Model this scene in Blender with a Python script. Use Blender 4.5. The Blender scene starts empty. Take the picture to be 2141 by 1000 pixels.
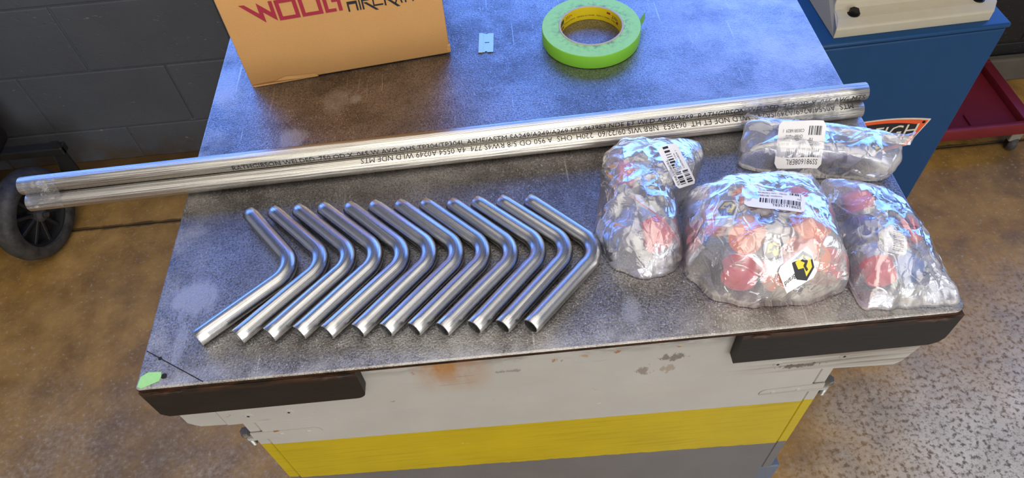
import bpy, bmesh, math, random
from mathutils import Vector, Matrix, noise

SC = bpy.context.scene
COL = SC.collection
PI = math.pi
random.seed(7)
T = 0.94                     # bench top height

# ------------------------------------------------------------------ camera
cam_d = bpy.data.cameras.new('camera')
cam = bpy.data.objects.new('camera', cam_d)
COL.objects.link(cam)
RT = Vector((0.99547858, -0.07572447, -0.0573429))
DN = Vector((-0.09498246, -0.78812563, -0.6081417))
FW = Vector((0.00085779, 0.61083861, -0.79175467))
m = Matrix.Identity(4)
for i in range(3):
    m[i][0] = RT[i]; m[i][1] = -DN[i]; m[i][2] = -FW[i]
m[0][3], m[1][3], m[2][3] = 0.0, 0.0, T + 0.581
cam.matrix_world = m
cam_d.sensor_width = 36.0
cam_d.lens = 36.0 * 1491.974 / 2141.0
cam_d.clip_start = 0.05
SC.camera = cam

# ------------------------------------------------------------------ world, lights, exposure
SC.view_settings.view_transform = 'Standard'
SC.view_settings.look = 'None'
SC.view_settings.gamma = 1.0
SC.view_settings.use_curve_mapping = False
SC.view_settings.exposure = 0.28
SC.cycles.use_denoising = True
SC.cycles.max_bounces = 10
SC.cycles.transparent_max_bounces = 24
SC.cycles.caustics_reflective = False
SC.cycles.caustics_refractive = False
SC.cycles.sample_clamp_indirect = 6.0

WIN = (-2.6, 3.3, 0.80, 2.06)       # window in the back wall: x0, x1, z0, z1
ROOM = (-3.2, 4.2, -4.6, 1.632, 3.3)  # x0, x1, y0, y1, height

world = bpy.data.worlds.new('sky')
SC.world = world
world.use_nodes = True
wn = world.node_tree
wn.nodes.clear()
wo = wn.nodes.new('ShaderNodeOutputWorld')
wb = wn.nodes.new('ShaderNodeBackground')
tc = wn.nodes.new('ShaderNodeTexCoord')
sep = wn.nodes.new('ShaderNodeSeparateXYZ')
rmp = wn.nodes.new('ShaderNodeValToRGB')
wn.links.new(tc.outputs['Generated'], sep.inputs[0])
wn.links.new(sep.outputs['Z'], rmp.inputs[0])
rmp.color_ramp.elements[0].position = 0.0
rmp.color_ramp.elements[0].color = (0.20, 0.38, 1.0, 1)
rmp.color_ramp.elements[1].position = 0.75
rmp.color_ramp.elements[1].color = (0.09, 0.25, 1.0, 1)
wn.links.new(rmp.outputs[0], wb.inputs['Color'])
wb.inputs['Strength'].default_value = 3.8
wn.links.new(wb.outputs[0], wo.inputs['Surface'])


def area(name, loc, target, sx, sy, power, color, portal=False, spread=PI):
    d = bpy.data.lights.new(name, 'AREA')
    d.shape = 'RECTANGLE'; d.size = sx; d.size_y = sy
    d.energy = power; d.color = color; d.spread = spread
    o = bpy.data.objects.new(name, d)
    COL.objects.link(o)
    o.location = loc
    o.rotation_euler = (Vector(target) - Vector(loc)).to_track_quat('-Z', 'Y').to_euler()
    if portal:
        d.cycles.is_portal = True
    return o


area('window_portal', ((WIN[0] + WIN[1]) / 2, 1.70, (WIN[2] + WIN[3]) / 2),
     ((WIN[0] + WIN[1]) / 2, 0.0, (WIN[2] + WIN[3]) / 2), WIN[1] - WIN[0], WIN[3] - WIN[2], 1, (1, 1, 1), True)
WARM = (1.0, 0.93, 0.80)
for k, (lx, ly) in enumerate(((0.0, 0.45), (0.1, -0.75), (0.2, -1.9))):
    o = area('fluorescent_lamp', (lx, ly, 3.2), (lx, ly, 0), 2.6, 1.5, (17, 24, 30)[k], WARM)
area('front_fill_light', (1.4, -4.4, 1.7), (1.2, 0, 0.9), 3.6, 2.8, 138, (0.95, 0.97, 1.0))  # fill light added behind the camera for the bench front; no door is modelled

# ------------------------------------------------------------------ helpers


def lin(h):
    h = h.lstrip('#')
    out = []
    for i in (0, 2, 4):
        v = int(h[i:i + 2], 16) / 255
        out.append(v / 12.92 if v <= 0.04045 else ((v + 0.055) / 1.055) ** 2.4)
    return tuple(out) + (1.0,)


class NT:
    def __init__(self, name):
        self.mat = bpy.data.materials.new(name)
        self.mat.use_nodes = True
        self.t = self.mat.node_tree
        self.t.nodes.clear()
        self.out = self.t.nodes.new('ShaderNodeOutputMaterial')

    def n(self, typ, ins=None, **props):
        nd = self.t.nodes.new('ShaderNode' + typ)
        for k, v in props.items():
            setattr(nd, k, v)
        for k, v in (ins or {}).items():
            s = nd.inputs[k]
            if isinstance(v, bpy.types.NodeSocket):
                self.t.links.new(v, s)
            else:
                s.default_value = v
        return nd

    def pos(self):
        return self.n('NewGeometry').outputs['Position']

    def objc(self):
        return self.n('TexCoord').outputs['Object']

    def uv(self):
        return self.n('TexCoord').outputs['UV']

    def mapv(self, vec, scale=(1, 1, 1), loc=(0, 0, 0), rot=(0, 0, 0)):
        return self.n('Mapping', {'Vector': vec, 'Scale': scale, 'Location': loc, 'Rotation': rot}).outputs[0]

    def noise(self, vec, scale, detail=3, rough=0.55, dist=0.0):
        return self.n('TexNoise', {'Vector': vec, 'Scale': scale, 'Detail': detail, 'Roughness': rough, 'Distortion': dist}).outputs['Fac']

    def ramp(self, fac, a, b, ca=(0, 0, 0, 1), cb=(1, 1, 1, 1)):
        nd = self.n('ValToRGB', {'Fac': fac})
        e = nd.color_ramp.elements
        e[0].position, e[0].color = a, ca
        e[1].position, e[1].color = b, cb
        return nd.outputs[0]

    def math(self, op, a, b=0.0, clamp=False):
        nd = self.n('Math', {0: a, 1: b}, operation=op)
        nd.use_clamp = clamp
        return nd.outputs[0]

    def mix(self, fac, a, b, mode='MIX'):
        nd = self.n('Mix', data_type='RGBA', blend_type=mode)
        for k, v in ((0, fac), (6, a), (7, b)):
            s = nd.inputs[k]
            if isinstance(v, bpy.types.NodeSocket):
                self.t.links.new(v, s)
            else:
                s.default_value = v
        return nd.outputs[2]

    def bump(self, h, strength, dist=0.002, normal=None):
        ins = {'Height': h, 'Strength': strength, 'Distance': dist}
        if normal is not None:
            ins['Normal'] = normal
        return self.n('Bump', ins).outputs[0]

    def bsdf(self, **ins):
        names = {'color': 'Base Color', 'rough': 'Roughness', 'metal': 'Metallic', 'normal': 'Normal', 'spec': 'Specular IOR Level',
                 'alpha': 'Alpha', 'aniso': 'Anisotropic', 'sub': 'Subsurface Weight', 'coat': 'Coat Weight', 'trans': 'Transmission Weight'}
        b = self.n('BsdfPrincipled', {names[k]: v for k, v in ins.items()})
        return b.outputs[0]

    def done(self, surf):
        self.t.links.new(surf, self.out.inputs['Surface'])
        return self.mat


def simple(name, col, rough=0.5, metal=0.0, var=0.12, scale=60.0, bump=0.15, bdist=0.001, spec=0.5):
    t = NT(name)
    p = t.objc()
    n1 = t.noise(p, scale, 4)
    c = lin(col)
    d = tuple(x * (1 - var) for x in c[:3]) + (1,)
    l = tuple(min(1, x * (1 + var)) for x in c[:3]) + (1,)
    colr = t.mix(n1, d, l)
    nb = t.bump(t.noise(p, scale * 4, 3), bump, bdist)
    return t.done(t.bsdf(color=colr, rough=rough, metal=metal, normal=nb, spec=spec))


class MB:
    """collects shapes in one bmesh"""

    def __init__(self):
        self.bm = bmesh.new()
        self.uvl = None

    def box(self, x0, x1, y0, y1, z0, z1, bevel=0.0, seg=2, mtx=None):
        r = bmesh.ops.create_cube(self.bm, size=1.0)
        vs = r['verts']
        for v in vs:
            v.co = Vector(((x0 + x1) / 2 + v.co.x * (x1 - x0), (y0 + y1) / 2 + v.co.y * (y1 - y0), (z0 + z1) / 2 + v.co.z * (z1 - z0)))
        if bevel:
            es = list({e for v in vs for e in v.link_edges})
            rr = bmesh.ops.bevel(self.bm, geom=es, offset=bevel, segments=seg, affect='EDGES', profile=0.5)
            vs = list({v for f in rr['faces'] for v in f.verts} | {v for v in vs if v.is_valid})
        if mtx is not None:
            for v in vs:
                v.co = mtx @ v.co
        return self

    def raw(self, V, F, mtx=None):
        vs = [self.bm.verts.new((mtx @ Vector(v)) if mtx is not None else Vector(v)) for v in V]
        for f in F:
            try:
                self.bm.faces.new([vs[i] for i in f])
            except ValueError:
                pass
        return self

    def prism(self, poly, z0, z1, mtx=None, bevel=0.0):
        n = len(poly)
        V = [(x, y, z0) for x, y in poly] + [(x, y, z1) for x, y in poly]
        F = [tuple(range(n))[::-1], tuple(range(n, 2 * n))] + [(i, (i + 1) % n, n + (i + 1) % n, n + i) for i in range(n)]
        return self.raw(V, F, mtx)

    def lathe(self, prof, seg=32, mtx=None, close=True):
        V, F = [], []
        k = len(prof)
        for i in range(seg):
            a = 2 * PI * i / seg
            for r, z in prof:
                V.append((r * math.cos(a), r * math.sin(a), z))
        for i in range(seg):
            j = (i + 1) % seg
            for q in range(k - 1):
                F.append((i * k + q, j * k + q, j * k + q + 1, i * k + q + 1))
        if close:
            if prof[0][0] > 1e-6:
                F.append(tuple(i * k for i in range(seg))[::-1])
            if prof[-1][0] > 1e-6:
                F.append(tuple(i * k + k - 1 for i in range(seg)))
        return self.raw(V, F, mtx)

    def build(self, name, mat, parent=None, smooth=0.0, kind=None):
        bmesh.ops.remove_doubles(self.bm, verts=self.bm.verts, dist=1e-6)
        bmesh.ops.recalc_face_normals(self.bm, faces=self.bm.faces)
        me = bpy.data.meshes.new(name)
        self.bm.to_mesh(me)
        self.bm.free()
        return link(name, me, mat, parent, smooth, kind)


def link(name, me, mat, parent=None, smooth=0.0, kind=None):
    me.materials.append(mat)
    if smooth:
        for p in me.polygons:
            p.use_smooth = True
        try:
            me.set_sharp_from_angle(angle=math.radians(smooth))
        except Exception:
            pass
    o = bpy.data.objects.new(name, me)
    COL.objects.link(o)
    if parent is not None:
        o.parent = parent
    if kind:
        o['kind'] = kind
    return o


def thing(name, label, cat, loc=(0, 0, 0), rotz=0.0, group=None):
    o = bpy.data.objects.new(name, None)
    o.empty_display_size = 0.02
    COL.objects.link(o)
    o.location = loc
    o.rotation_euler = (0, 0, rotz)
    return tag(o, label, cat, group)


def tag(o, label, cat, group=None):
    o['label'] = label
    o['category'] = cat
    if group:
        o['group'] = group
    return o


def grid_mesh(name, rows, closed=False):
    """mesh from a list of equal-length vertex rows"""
    V = [v for r in rows for v in r]
    n = len(rows[0])
    F = []
    for i in range(len(rows) - 1):
        for j in range(n if closed else n - 1):
            k = (j + 1) % n
            F.append((i * n + j, i * n + k, (i + 1) * n + k, (i + 1) * n + j))
    me = bpy.data.meshes.new(name)
    me.from_pydata([tuple(v) for v in V], [], F)
    return me


def tube_mesh(name, path, ro, ri, seg=40):
    """hollow round tube along a planar path (list of Vectors), UV: u along the tube in metres, v around"""
    n = len(path)
    tang = []
    for i in range(n):
        a = path[max(i - 1, 0)]; b = path[min(i + 1, n - 1)]
        tang.append((b - a).normalized())
    up = Vector((0, 0, 1))
    if abs(tang[0].z) > 0.9:
        up = Vector((0, 1, 0))
    rows, us = [], []
    L = [0.0]
    for i in range(1, n):
        L.append(L[-1] + (path[i] - path[i - 1]).length)

    def ring(i, r):
        s = tang[i].cross(up).normalized()
        w = s.cross(tang[i]).normalized()
        return [path[i] + (s * math.cos(2 * PI * j / seg) + w * math.sin(2 * PI * j / seg)) * r for j in range(seg + 1)]

    ch = (ro - ri) * 0.3
    rows.append(ring(0, ro - ch)); us.append(L[0])
    for i in range(n):
        p0 = path[i]
        rows.append(ring(i, ro)); us.append(L[i])
        if i == 0:
            rows[-1] = [v + tang[0] * ch for v in rows[-1]]
        if i == n - 1:
            rows[-1] = [v - tang[-1] * ch for v in rows[-1]]
    rows.append(ring(n - 1, ro - ch)); us.append(L[-1])
    for i in reversed(range(n)):
        rows.append(ring(i, ri)); us.append(L[i])
    rows.append(rows[0]); us.append(us[0])
    me = grid_mesh(name, rows)
    uvl = me.uv_layers.new(name='UVMap')
    k = seg + 1
    for p in me.polygons:
        for li in p.loop_indices:
            vi = me.loops[li].vertex_index
            r, j = divmod(vi, k)
            uvl.data[li].uv = (us[r], j / seg)
    return me


_txt = {}


def text_geo(body, size=1.0, align='LEFT'):
    key = (body, align)
    if key not in _txt:
        c = bpy.data.curves.new('t', 'FONT')
        c.body = body; c.size = 1.0; c.align_x = align; c.resolution_u = 2
        o = bpy.data.objects.new('t', c)
        COL.objects.link(o)
        dg = bpy.context.evaluated_depsgraph_get()
        me = bpy.data.meshes.new_from_object(o.evaluated_get(dg))
        V = [(v.co.x, v.co.y) for v in me.vertices]
        F = [tuple(p.vertices) for p in me.polygons]
        bpy.data.objects.remove(o); bpy.data.curves.remove(c); bpy.data.meshes.remove(me)
        _txt[key] = (V, F)
    V, F = _txt[key]
    return [(x * size, y * size) for x, y in V], F


def sliced(V, F, axis, step):
    bm = bmesh.new()
    vs = [bm.verts.new((x, y, 0)) for x, y in V]
    for f in F:
        try:
            bm.faces.new([vs[i] for i in f])
        except ValueError:
            pass
    lo = min(v[axis] for v in V); hi = max(v[axis] for v in V)
    no = Vector((1, 0, 0)) if axis == 0 else Vector((0, 1, 0))
    c = lo + step
    while c < hi:
        bmesh.ops.bisect_plane(bm, geom=bm.verts[:] + bm.edges[:] + bm.faces[:], plane_co=no * c, plane_no=no)
        c += step
    bm.verts.index_update()
    out = [(v.co.x, v.co.y) for v in bm.verts], [tuple(v.index for v in f.verts) for f in bm.faces]
    bm.free()
    return out


def flat_text(name, body, size, mat, parent, mtx, align='LEFT', sx=1.0):
    V, F = text_geo(body, size, align)
    me = bpy.data.meshes.new(name)
    me.from_pydata([tuple(mtx @ Vector((x * sx, y, 0))) for x, y in V], [], F)
    return link(name, me, mat, parent)


# ------------------------------------------------------------------ materials
def m_bench_top():
    t = NT('bench_steel')
    p = t.pos()
    sx = t.n('SeparateXYZ', {0: p})
    X, Y = sx.outputs[0], sx.outputs[1]
    big = t.noise(p, 9, 4, 0.6)
    mid = t.noise(p, 45, 5, 0.65)
    fine = t.noise(p, 520, 3, 0.6)
    fine2 = t.noise(t.mapv(p, (1, 0.55, 1), rot=(0, 0, 0.5)), 760, 3, 0.7, 0.6)
    base = t.mix(t.ramp(big, 0.35, 0.68), lin('#706a66'), lin('#a3a09e'))
    base = t.mix(t.math('MULTIPLY', t.ramp(mid, 0.45, 0.75), 0.5), base, lin('#aaa6a4'))
    # worn bright band along the front edge and the left edge
    we = t.math('SUBTRACT', 0.352, Y)
    we = t.math('MULTIPLY', we, 30.0, True)
    we = t.math('MULTIPLY', we, t.ramp(t.noise(p, 24, 5, 0.7), 0.38, 0.62))
    le = t.math('MULTIPLY', t.math('SUBTRACT', -0.30, X), 16.0, True)
    le = t.math('MULTIPLY', le, t.ramp(t.noise(p, 17, 5, 0.7), 0.42, 0.66))
    worn = t.math('MAXIMUM', we, le)
    # ground spots
    wob = t.noise(t.mapv(p, (1.6, .6, 1), rot=(0, 0, .4)), 75, 5, 0.7)
    spots = None
    for (cx, cy, rx, ry, rot, amt) in ((-0.3193, 0.4112, 0.030, 0.026, 0.3, 1.0), (-0.2461, 0.6287, 0.021, 0.020, 0.2, .75),
                                  (-0.1977, 0.6876, 0.020, 0.026, 0.5, .35), (-0.1758, 0.6881, 0.009, 0.010, 0, .5), (0.1063, 0.3496, 0.010, 0.022, -0.5, .7),
                                  (-0.3454, 0.7377, 0.022, 0.040, 0.0, .7), (-0.324, 0.36, 0.006, 0.03, 0.1, .7), (-0.29, 0.325, 0.02, 0.012, 0, .6)):
        v = t.mapv(p, (1 / rx, 1 / ry, 0), (0, 0, 0), (0, 0, 0))
        v = t.n('VectorMath', {0: v, 1: (cx / rx, cy / ry, 0)}, operation='SUBTRACT').outputs[0]
        d = t.n('VectorMath', {0: v}, operation='LENGTH').outputs['Value']
        d = t.math('ADD', d, t.math('MULTIPLY', t.math('SUBTRACT', wob, 0.5), 1.6))
        s = t.math('MULTIPLY', t.ramp(d, 0.55, 1.25, (1, 1, 1, 1), (0, 0, 0, 1)), amt * .8)
        spots = s if spots is None else t.math('MAXIMUM', spots, s)
    # thin scratches in three directions
    scr = None
    for rot, sc, th in ((0.62, 26, 0.705), (-0.5, 22, 0.715), (1.2, 30, 0.72), (-1.05, 34, 0.73)):
        w = t.noise(t.mapv(p, (1.0, 0.02, 1), rot=(0, 0, rot)), sc * 8, 2, 0.5)
        gate = t.ramp(t.noise(p, 14 + sc * 0.3, 2), 0.5, 0.62)
        s = t.math('MULTIPLY', t.ramp(w, th, th + 0.03), gate)
        scr = s if scr is None else t.math('MAXIMUM', scr, s)
    scr = t.math('MULTIPLY', scr, 0.55)
    dust = t.math('MULTIPLY', t.n('MapRange', {0: X, 1: 0.15, 2: 0.33}).outputs[0], t.n('MapRange', {0: Y, 1: 0.52, 2: 0.64}).outputs[0])
    dust = t.math('MULTIPLY', dust, t.ramp(t.noise(p, 15, 4, 0.7), 0.25, 0.6))
    specks = t.math('ADD', t.ramp(fine2, 0.58, 0.66), t.math('MULTIPLY', t.ramp(t.noise(t.mapv(p, (0.6, 1, 1), rot=(0, 0, -0.6)), 620, 4, 0.7, 0.8), 0.60, 0.67), 0.8), True)
    col = t.mix(t.math('MULTIPLY', t.ramp(fine, 0.35, 0.55, (1, 1, 1, 1), (0, 0, 0, 1)), 0.65), base, lin('#433d39'))
    patchy = t.math('ADD', 0.25, t.math('MULTIPLY', t.ramp(t.noise(p, 13, 4, 0.7), 0.35, 0.62), 0.75))
    patchy = t.math('MAXIMUM', patchy, t.n('MapRange', {0: Y, 1: 0.5, 2: 0.38}).outputs[0])
    specks = t.math('MULTIPLY', specks, patchy)
    col = t.mix(t.math('MULTIPLY', specks, 0.85), col, lin('#cfccc8'))
    col = t.mix(t.math('MULTIPLY', dust, 0.75), col, lin('#c6c6ca'))
    col = t.mix(t.math('MULTIPLY', worn, 0.45), col, lin('#d8d3c8'))
    col = t.mix(spots, col, lin('#b4b4b6'))
    col = t.mix(scr, col, lin('#dcdad6'))
    Zc = sx.outputs[2]
    side = t.math('LESS_THAN', Zc, T - 0.0014)
    col = t.mix(side, col, t.mix(t.ramp(mid, 0.4, 0.6), lin('#1c1512'), lin('#4a2e1e')))
    met = t.math('SUBTRACT', 0.93, t.math('MULTIPLY', t.math('MAXIMUM', t.math('MAXIMUM', worn, spots), dust), 0.3))
    rough = t.math('ADD', 0.24, t.math('MULTIPLY', fine, 0.14))
    rough = t.math('ADD', rough, t.math('MULTIPLY', worn, 0.15))
    nb = t.bump(t.math('ADD', fine, t.math('MULTIPLY', fine2, 0.7)), 0.46, 0.0010)
    nb = t.bump(mid, 0.08, 0.002, nb)
    return t.done(t.bsdf(color=col, rough=rough, metal=met, normal=nb))


def m_tube(name, base='#c4c4c2', rough=0.17, streak=0.22, dirt=0.35):
    """drawn steel: fine streaks along the tube (UV u = metres along, v = turn around)"""
    t = NT(name)
    uv = t.uv()
    info = t.n('ObjectInfo').outputs['Random']
    off = t.n('CombineXYZ', {0: t.math('MULTIPLY', info, 13.0), 1: t.math('MULTIPLY', info, 5.0), 2: t.math('MULTIPLY', info, 7.0)}).outputs[0]
    v = t.n('VectorMath', {0: uv, 1: off}, operation='ADD').outputs[0]
    s1 = t.noise(t.mapv(v, (1.2, 34.0, 1)), 1.0, 3, 0.6)
    s2 = t.noise(t.mapv(v, (2.5, 110.0, 1)), 1.0, 2, 0.6)
    blot = t.noise(t.mapv(v, (26.0, 9.0, 1)), 1.0, 5, 0.65)
    specks = t.noise(t.mapv(v, (420.0, 24.0, 1)), 1.0, 2, 0.6)
    col = t.mix(t.ramp(s1, 0.30, 0.58), lin('#a09e9b'), lin(base))
    col = t.mix(t.math('MULTIPLY', t.ramp(blot, 0.5, 0.75), dirt), col, lin('#7b7874'))
    col = t.mix(t.math('MULTIPLY', t.ramp(specks, 0.68, 0.74), dirt), col, lin('#55524e'))
    r = t.math('ADD', rough, t.math('MULTIPLY', t.math('SUBTRACT', blot, 0.5), 0.10))
    # height differences run around the tube only, so the reflections break into long bands
    nb = t.bump(t.math('ADD', s1, t.math('MULTIPLY', s2, 0.45)), streak, 0.0022)
    return t.done(t.bsdf(color=col, rough=r, metal=1.0, normal=nb))


def m_film(name, tint=(1, 1, 1, 1), haze=0.10, scale=1.0, gl=0.16, bstr=0.5):
    t = NT(name)
    p = t.objc()
    dn = t.n('TexNoise', {'Vector': p, 'Scale': 16.0 * scale, 'Detail': 2.0}).outputs['Color']
    wp = t.n('VectorMath', {0: dn, 1: (0.05, 0.05, 0.05)}, operation='MULTIPLY').outputs[0]
    q = t.n('VectorMath', {0: p, 1: wp}, operation='ADD').outputs[0]
    # the film breaks into flat facets that meet in sharp creases: every cell gets a random tilt
    hs = None
    for sc, st_, rot, amt in ((26.0, (1, 0.45, 0.9), 0.5, 0.62), (64.0, (0.4, 1, 0.9), -0.4, 0.42)):
        mv = t.mapv(q, st_, rot=(0, 0, rot))
        vo = t.n('TexVoronoi', {'Vector': mv, 'Scale': sc * scale})
        rel = t.n('VectorMath', {0: mv, 1: vo.outputs['Position']}, operation='SUBTRACT').outputs[0]
        rc = t.n('VectorMath', {0: vo.outputs['Color'], 1: (0.5, 0.5, 0.5)}, operation='SUBTRACT').outputs[0]
        dt = t.n('VectorMath', {0: rel, 1: rc}, operation='DOT_PRODUCT').outputs['Value']
        dt = t.math('MULTIPLY', dt, amt * 2.0)
        hs = dt if hs is None else t.math('ADD', hs, dt)
    h = t.math('ADD', hs, t.math('MULTIPLY', t.noise(q, 60 * scale, 3, 0.55), 0.0030))
    for sc, st_, rot in ((34.0, (0.3, 1, 0.8), 0.9), (58.0, (1, 0.28, 0.8), 0.25)):
        ve = t.n('TexVoronoi', {'Vector': t.mapv(q, st_, rot=(0, 0, rot)), 'Scale': sc * scale}, feature='DISTANCE_TO_EDGE').outputs['Distance']
        h = t.math('ADD', h, t.math('MULTIPLY', t.ramp(ve, 0.0, 0.07, (1, 1, 1, 1), (0, 0, 0, 1)), 0.0006 / scale))
    nb = t.bump(h, bstr, 1.0)
    lw = t.n('LayerWeight', {'Blend': 0.22, 'Normal': nb}).outputs['Fresnel']
    fac = t.math('ADD', gl, t.math('MULTIPLY', lw, 0.65), True)
    tr = t.n('BsdfTransparent', {'Color': tint}).outputs[0]
    tl = t.n('BsdfDiffuse', {'Color': (0.84, 0.85, 0.97, 1), 'Normal': nb}).outputs[0]
    base = t.n('MixShader', {0: haze, 1: tr, 2: tl}).outputs[0]
    nb2 = t.bump(h, bstr * 0.3, 1.0)
    g1 = t.n('BsdfGlossy', {'Color': (1, 1, 1, 1), 'Roughness': 0.07, 'Normal': nb}).outputs[0]
    g2 = t.n('BsdfGlossy', {'Color': (1, 1, 1, 1), 'Roughness': 0.24, 'Normal': nb2}).outputs[0]
    g = t.n('MixShader', {0: 0.5, 1: g1, 2: g2}).outputs[0]
    return t.done(t.n('MixShader', {0: fac, 1: base, 2: g}).outputs[0])


def m_floor():
    t = NT('shop_concrete')
    p = t.pos()
    sx = t.n('SeparateXYZ', {0: p})
    X, Y = sx.outputs[0], sx.outputs[1]
    n1 = t.noise(p, 2.6, 5, 0.65)
    n2 = t.noise(p, 11, 5, 0.65)
    sp = t.noise(p, 95, 4, 0.65)
    sp2 = t.noise(p, 140, 2, 0.6)
    brown = t.mix(t.ramp(n2, 0.32, 0.7), lin('#7c5b2a'), lin('#a98242'))
    brown = t.mix(t.math('MULTIPLY', t.ramp(n1, 0.5, 0.66), 0.55), brown, lin('#4b3d2c'))
    brown = t.mix(t.math('MULTIPLY', t.ramp(sp, 0.58, 0.70), 0.5), brown, lin('#b3a58c'))
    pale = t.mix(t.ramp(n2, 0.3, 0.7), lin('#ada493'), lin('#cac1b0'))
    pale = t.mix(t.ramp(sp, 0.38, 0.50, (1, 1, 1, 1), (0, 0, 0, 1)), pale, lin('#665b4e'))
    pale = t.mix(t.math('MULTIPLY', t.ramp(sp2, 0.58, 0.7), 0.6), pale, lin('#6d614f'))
    # pale speckled area by the bench's right side: daylight on the floor painted into the colour
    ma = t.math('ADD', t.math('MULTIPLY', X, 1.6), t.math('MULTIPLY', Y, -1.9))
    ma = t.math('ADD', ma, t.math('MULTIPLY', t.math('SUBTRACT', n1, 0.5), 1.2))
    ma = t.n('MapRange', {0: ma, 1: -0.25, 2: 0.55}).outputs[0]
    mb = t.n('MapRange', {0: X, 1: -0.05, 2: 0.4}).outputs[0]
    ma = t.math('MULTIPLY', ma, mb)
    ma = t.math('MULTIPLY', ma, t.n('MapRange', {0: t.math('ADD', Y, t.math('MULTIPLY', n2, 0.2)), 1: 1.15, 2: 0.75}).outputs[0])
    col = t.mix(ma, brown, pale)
    # greyer worn lane at the left front
    mg = t.math('MULTIPLY', t.n('MapRange', {0: Y, 1: 1.0, 2: 0.45}).outputs[0], t.n('MapRange', {0: X, 1: 0.0, 2: -0.3}).outputs[0])
    mg = t.math('MULTIPLY', mg, t.ramp(t.noise(p, 6, 5, 0.7), 0.36, 0.62))
    col = t.mix(t.math('MULTIPLY', mg, 0.75), col, t.mix(t.ramp(sp, 0.35, 0.6), lin('#6f5f4b'), lin('#a39783')))
    # shade and dirt along the block wall painted in dark brown; dirt in the slab joint
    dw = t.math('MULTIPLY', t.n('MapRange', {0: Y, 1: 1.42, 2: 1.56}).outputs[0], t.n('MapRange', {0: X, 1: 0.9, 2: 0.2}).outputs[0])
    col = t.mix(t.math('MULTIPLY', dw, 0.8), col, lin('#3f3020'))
    dj = t.math('ABSOLUTE', t.math('SUBTRACT', Y, 1.354))
    dj = t.math('SUBTRACT', dj, t.math('MULTIPLY', t.math('SUBTRACT', t.noise(t.mapv(p, (.6, 1, 1)), 26, 5, 0.7), 0.42), 0.020))
    col = t.mix(t.math('MULTIPLY', t.ramp(dj, 0.0035, 0.006, (1, 1, 1, 1), (0, 0, 0, 1)), 0.85), col, lin('#2f2417'))
    nb = t.bump(t.math('ADD', sp, n2), 0.25, 0.003)
    return t.done(t.bsdf(color=col, rough=t.math('ADD', 0.42, t.math('MULTIPLY', n2, 0.3)), normal=nb, spec=0.35))


def m_block():
    t = NT('painted_block')
    p = t.pos()
    n1 = t.noise(p, 5, 4)
    n2 = t.noise(p, 60, 4, 0.6)
    pits = t.ramp(t.n('TexVoronoi', {'Vector': t.mapv(p, (1, 1, 1.8)), 'Scale': 46.0}).outputs['Distance'], 0.0, 0.16)
    z = t.n('SeparateXYZ', {0: p}).outputs[2]
    col = t.mix(n1, lin('#44474d'), lin('#565a61'))
    low = t.math('MULTIPLY', t.n('MapRange', {0: z, 1: 0.11, 2: 0.0}).outputs[0], t.ramp(t.noise(p, 14, 4, 0.7), 0.35, 0.6))
    col = t.mix(t.math('MULTIPLY', low, 0.9), col, lin('#4a3a28'))
    chips = t.math('MULTIPLY', t.ramp(t.noise(t.mapv(p, (1, 1, 3)), 26, 3, 0.6), 0.70, 0.73), 0.6)
    col = t.mix(chips, col, lin('#8a8378'))
    xr = t.n('SeparateXYZ', {0: p}).outputs[0]
    col = t.mix(t.math('GREATER_THAN', xr, 0.95), col, lin('#17181a'))  # shade on the right part of the wall, painted in as near black
    nb = t.bump(pits, 0.5, 0.003)
    nb = t.bump(n2, 0.35, 0.004, nb)
    return t.done(t.bsdf(color=col, rough=0.42, normal=nb, spec=0.45))


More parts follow.
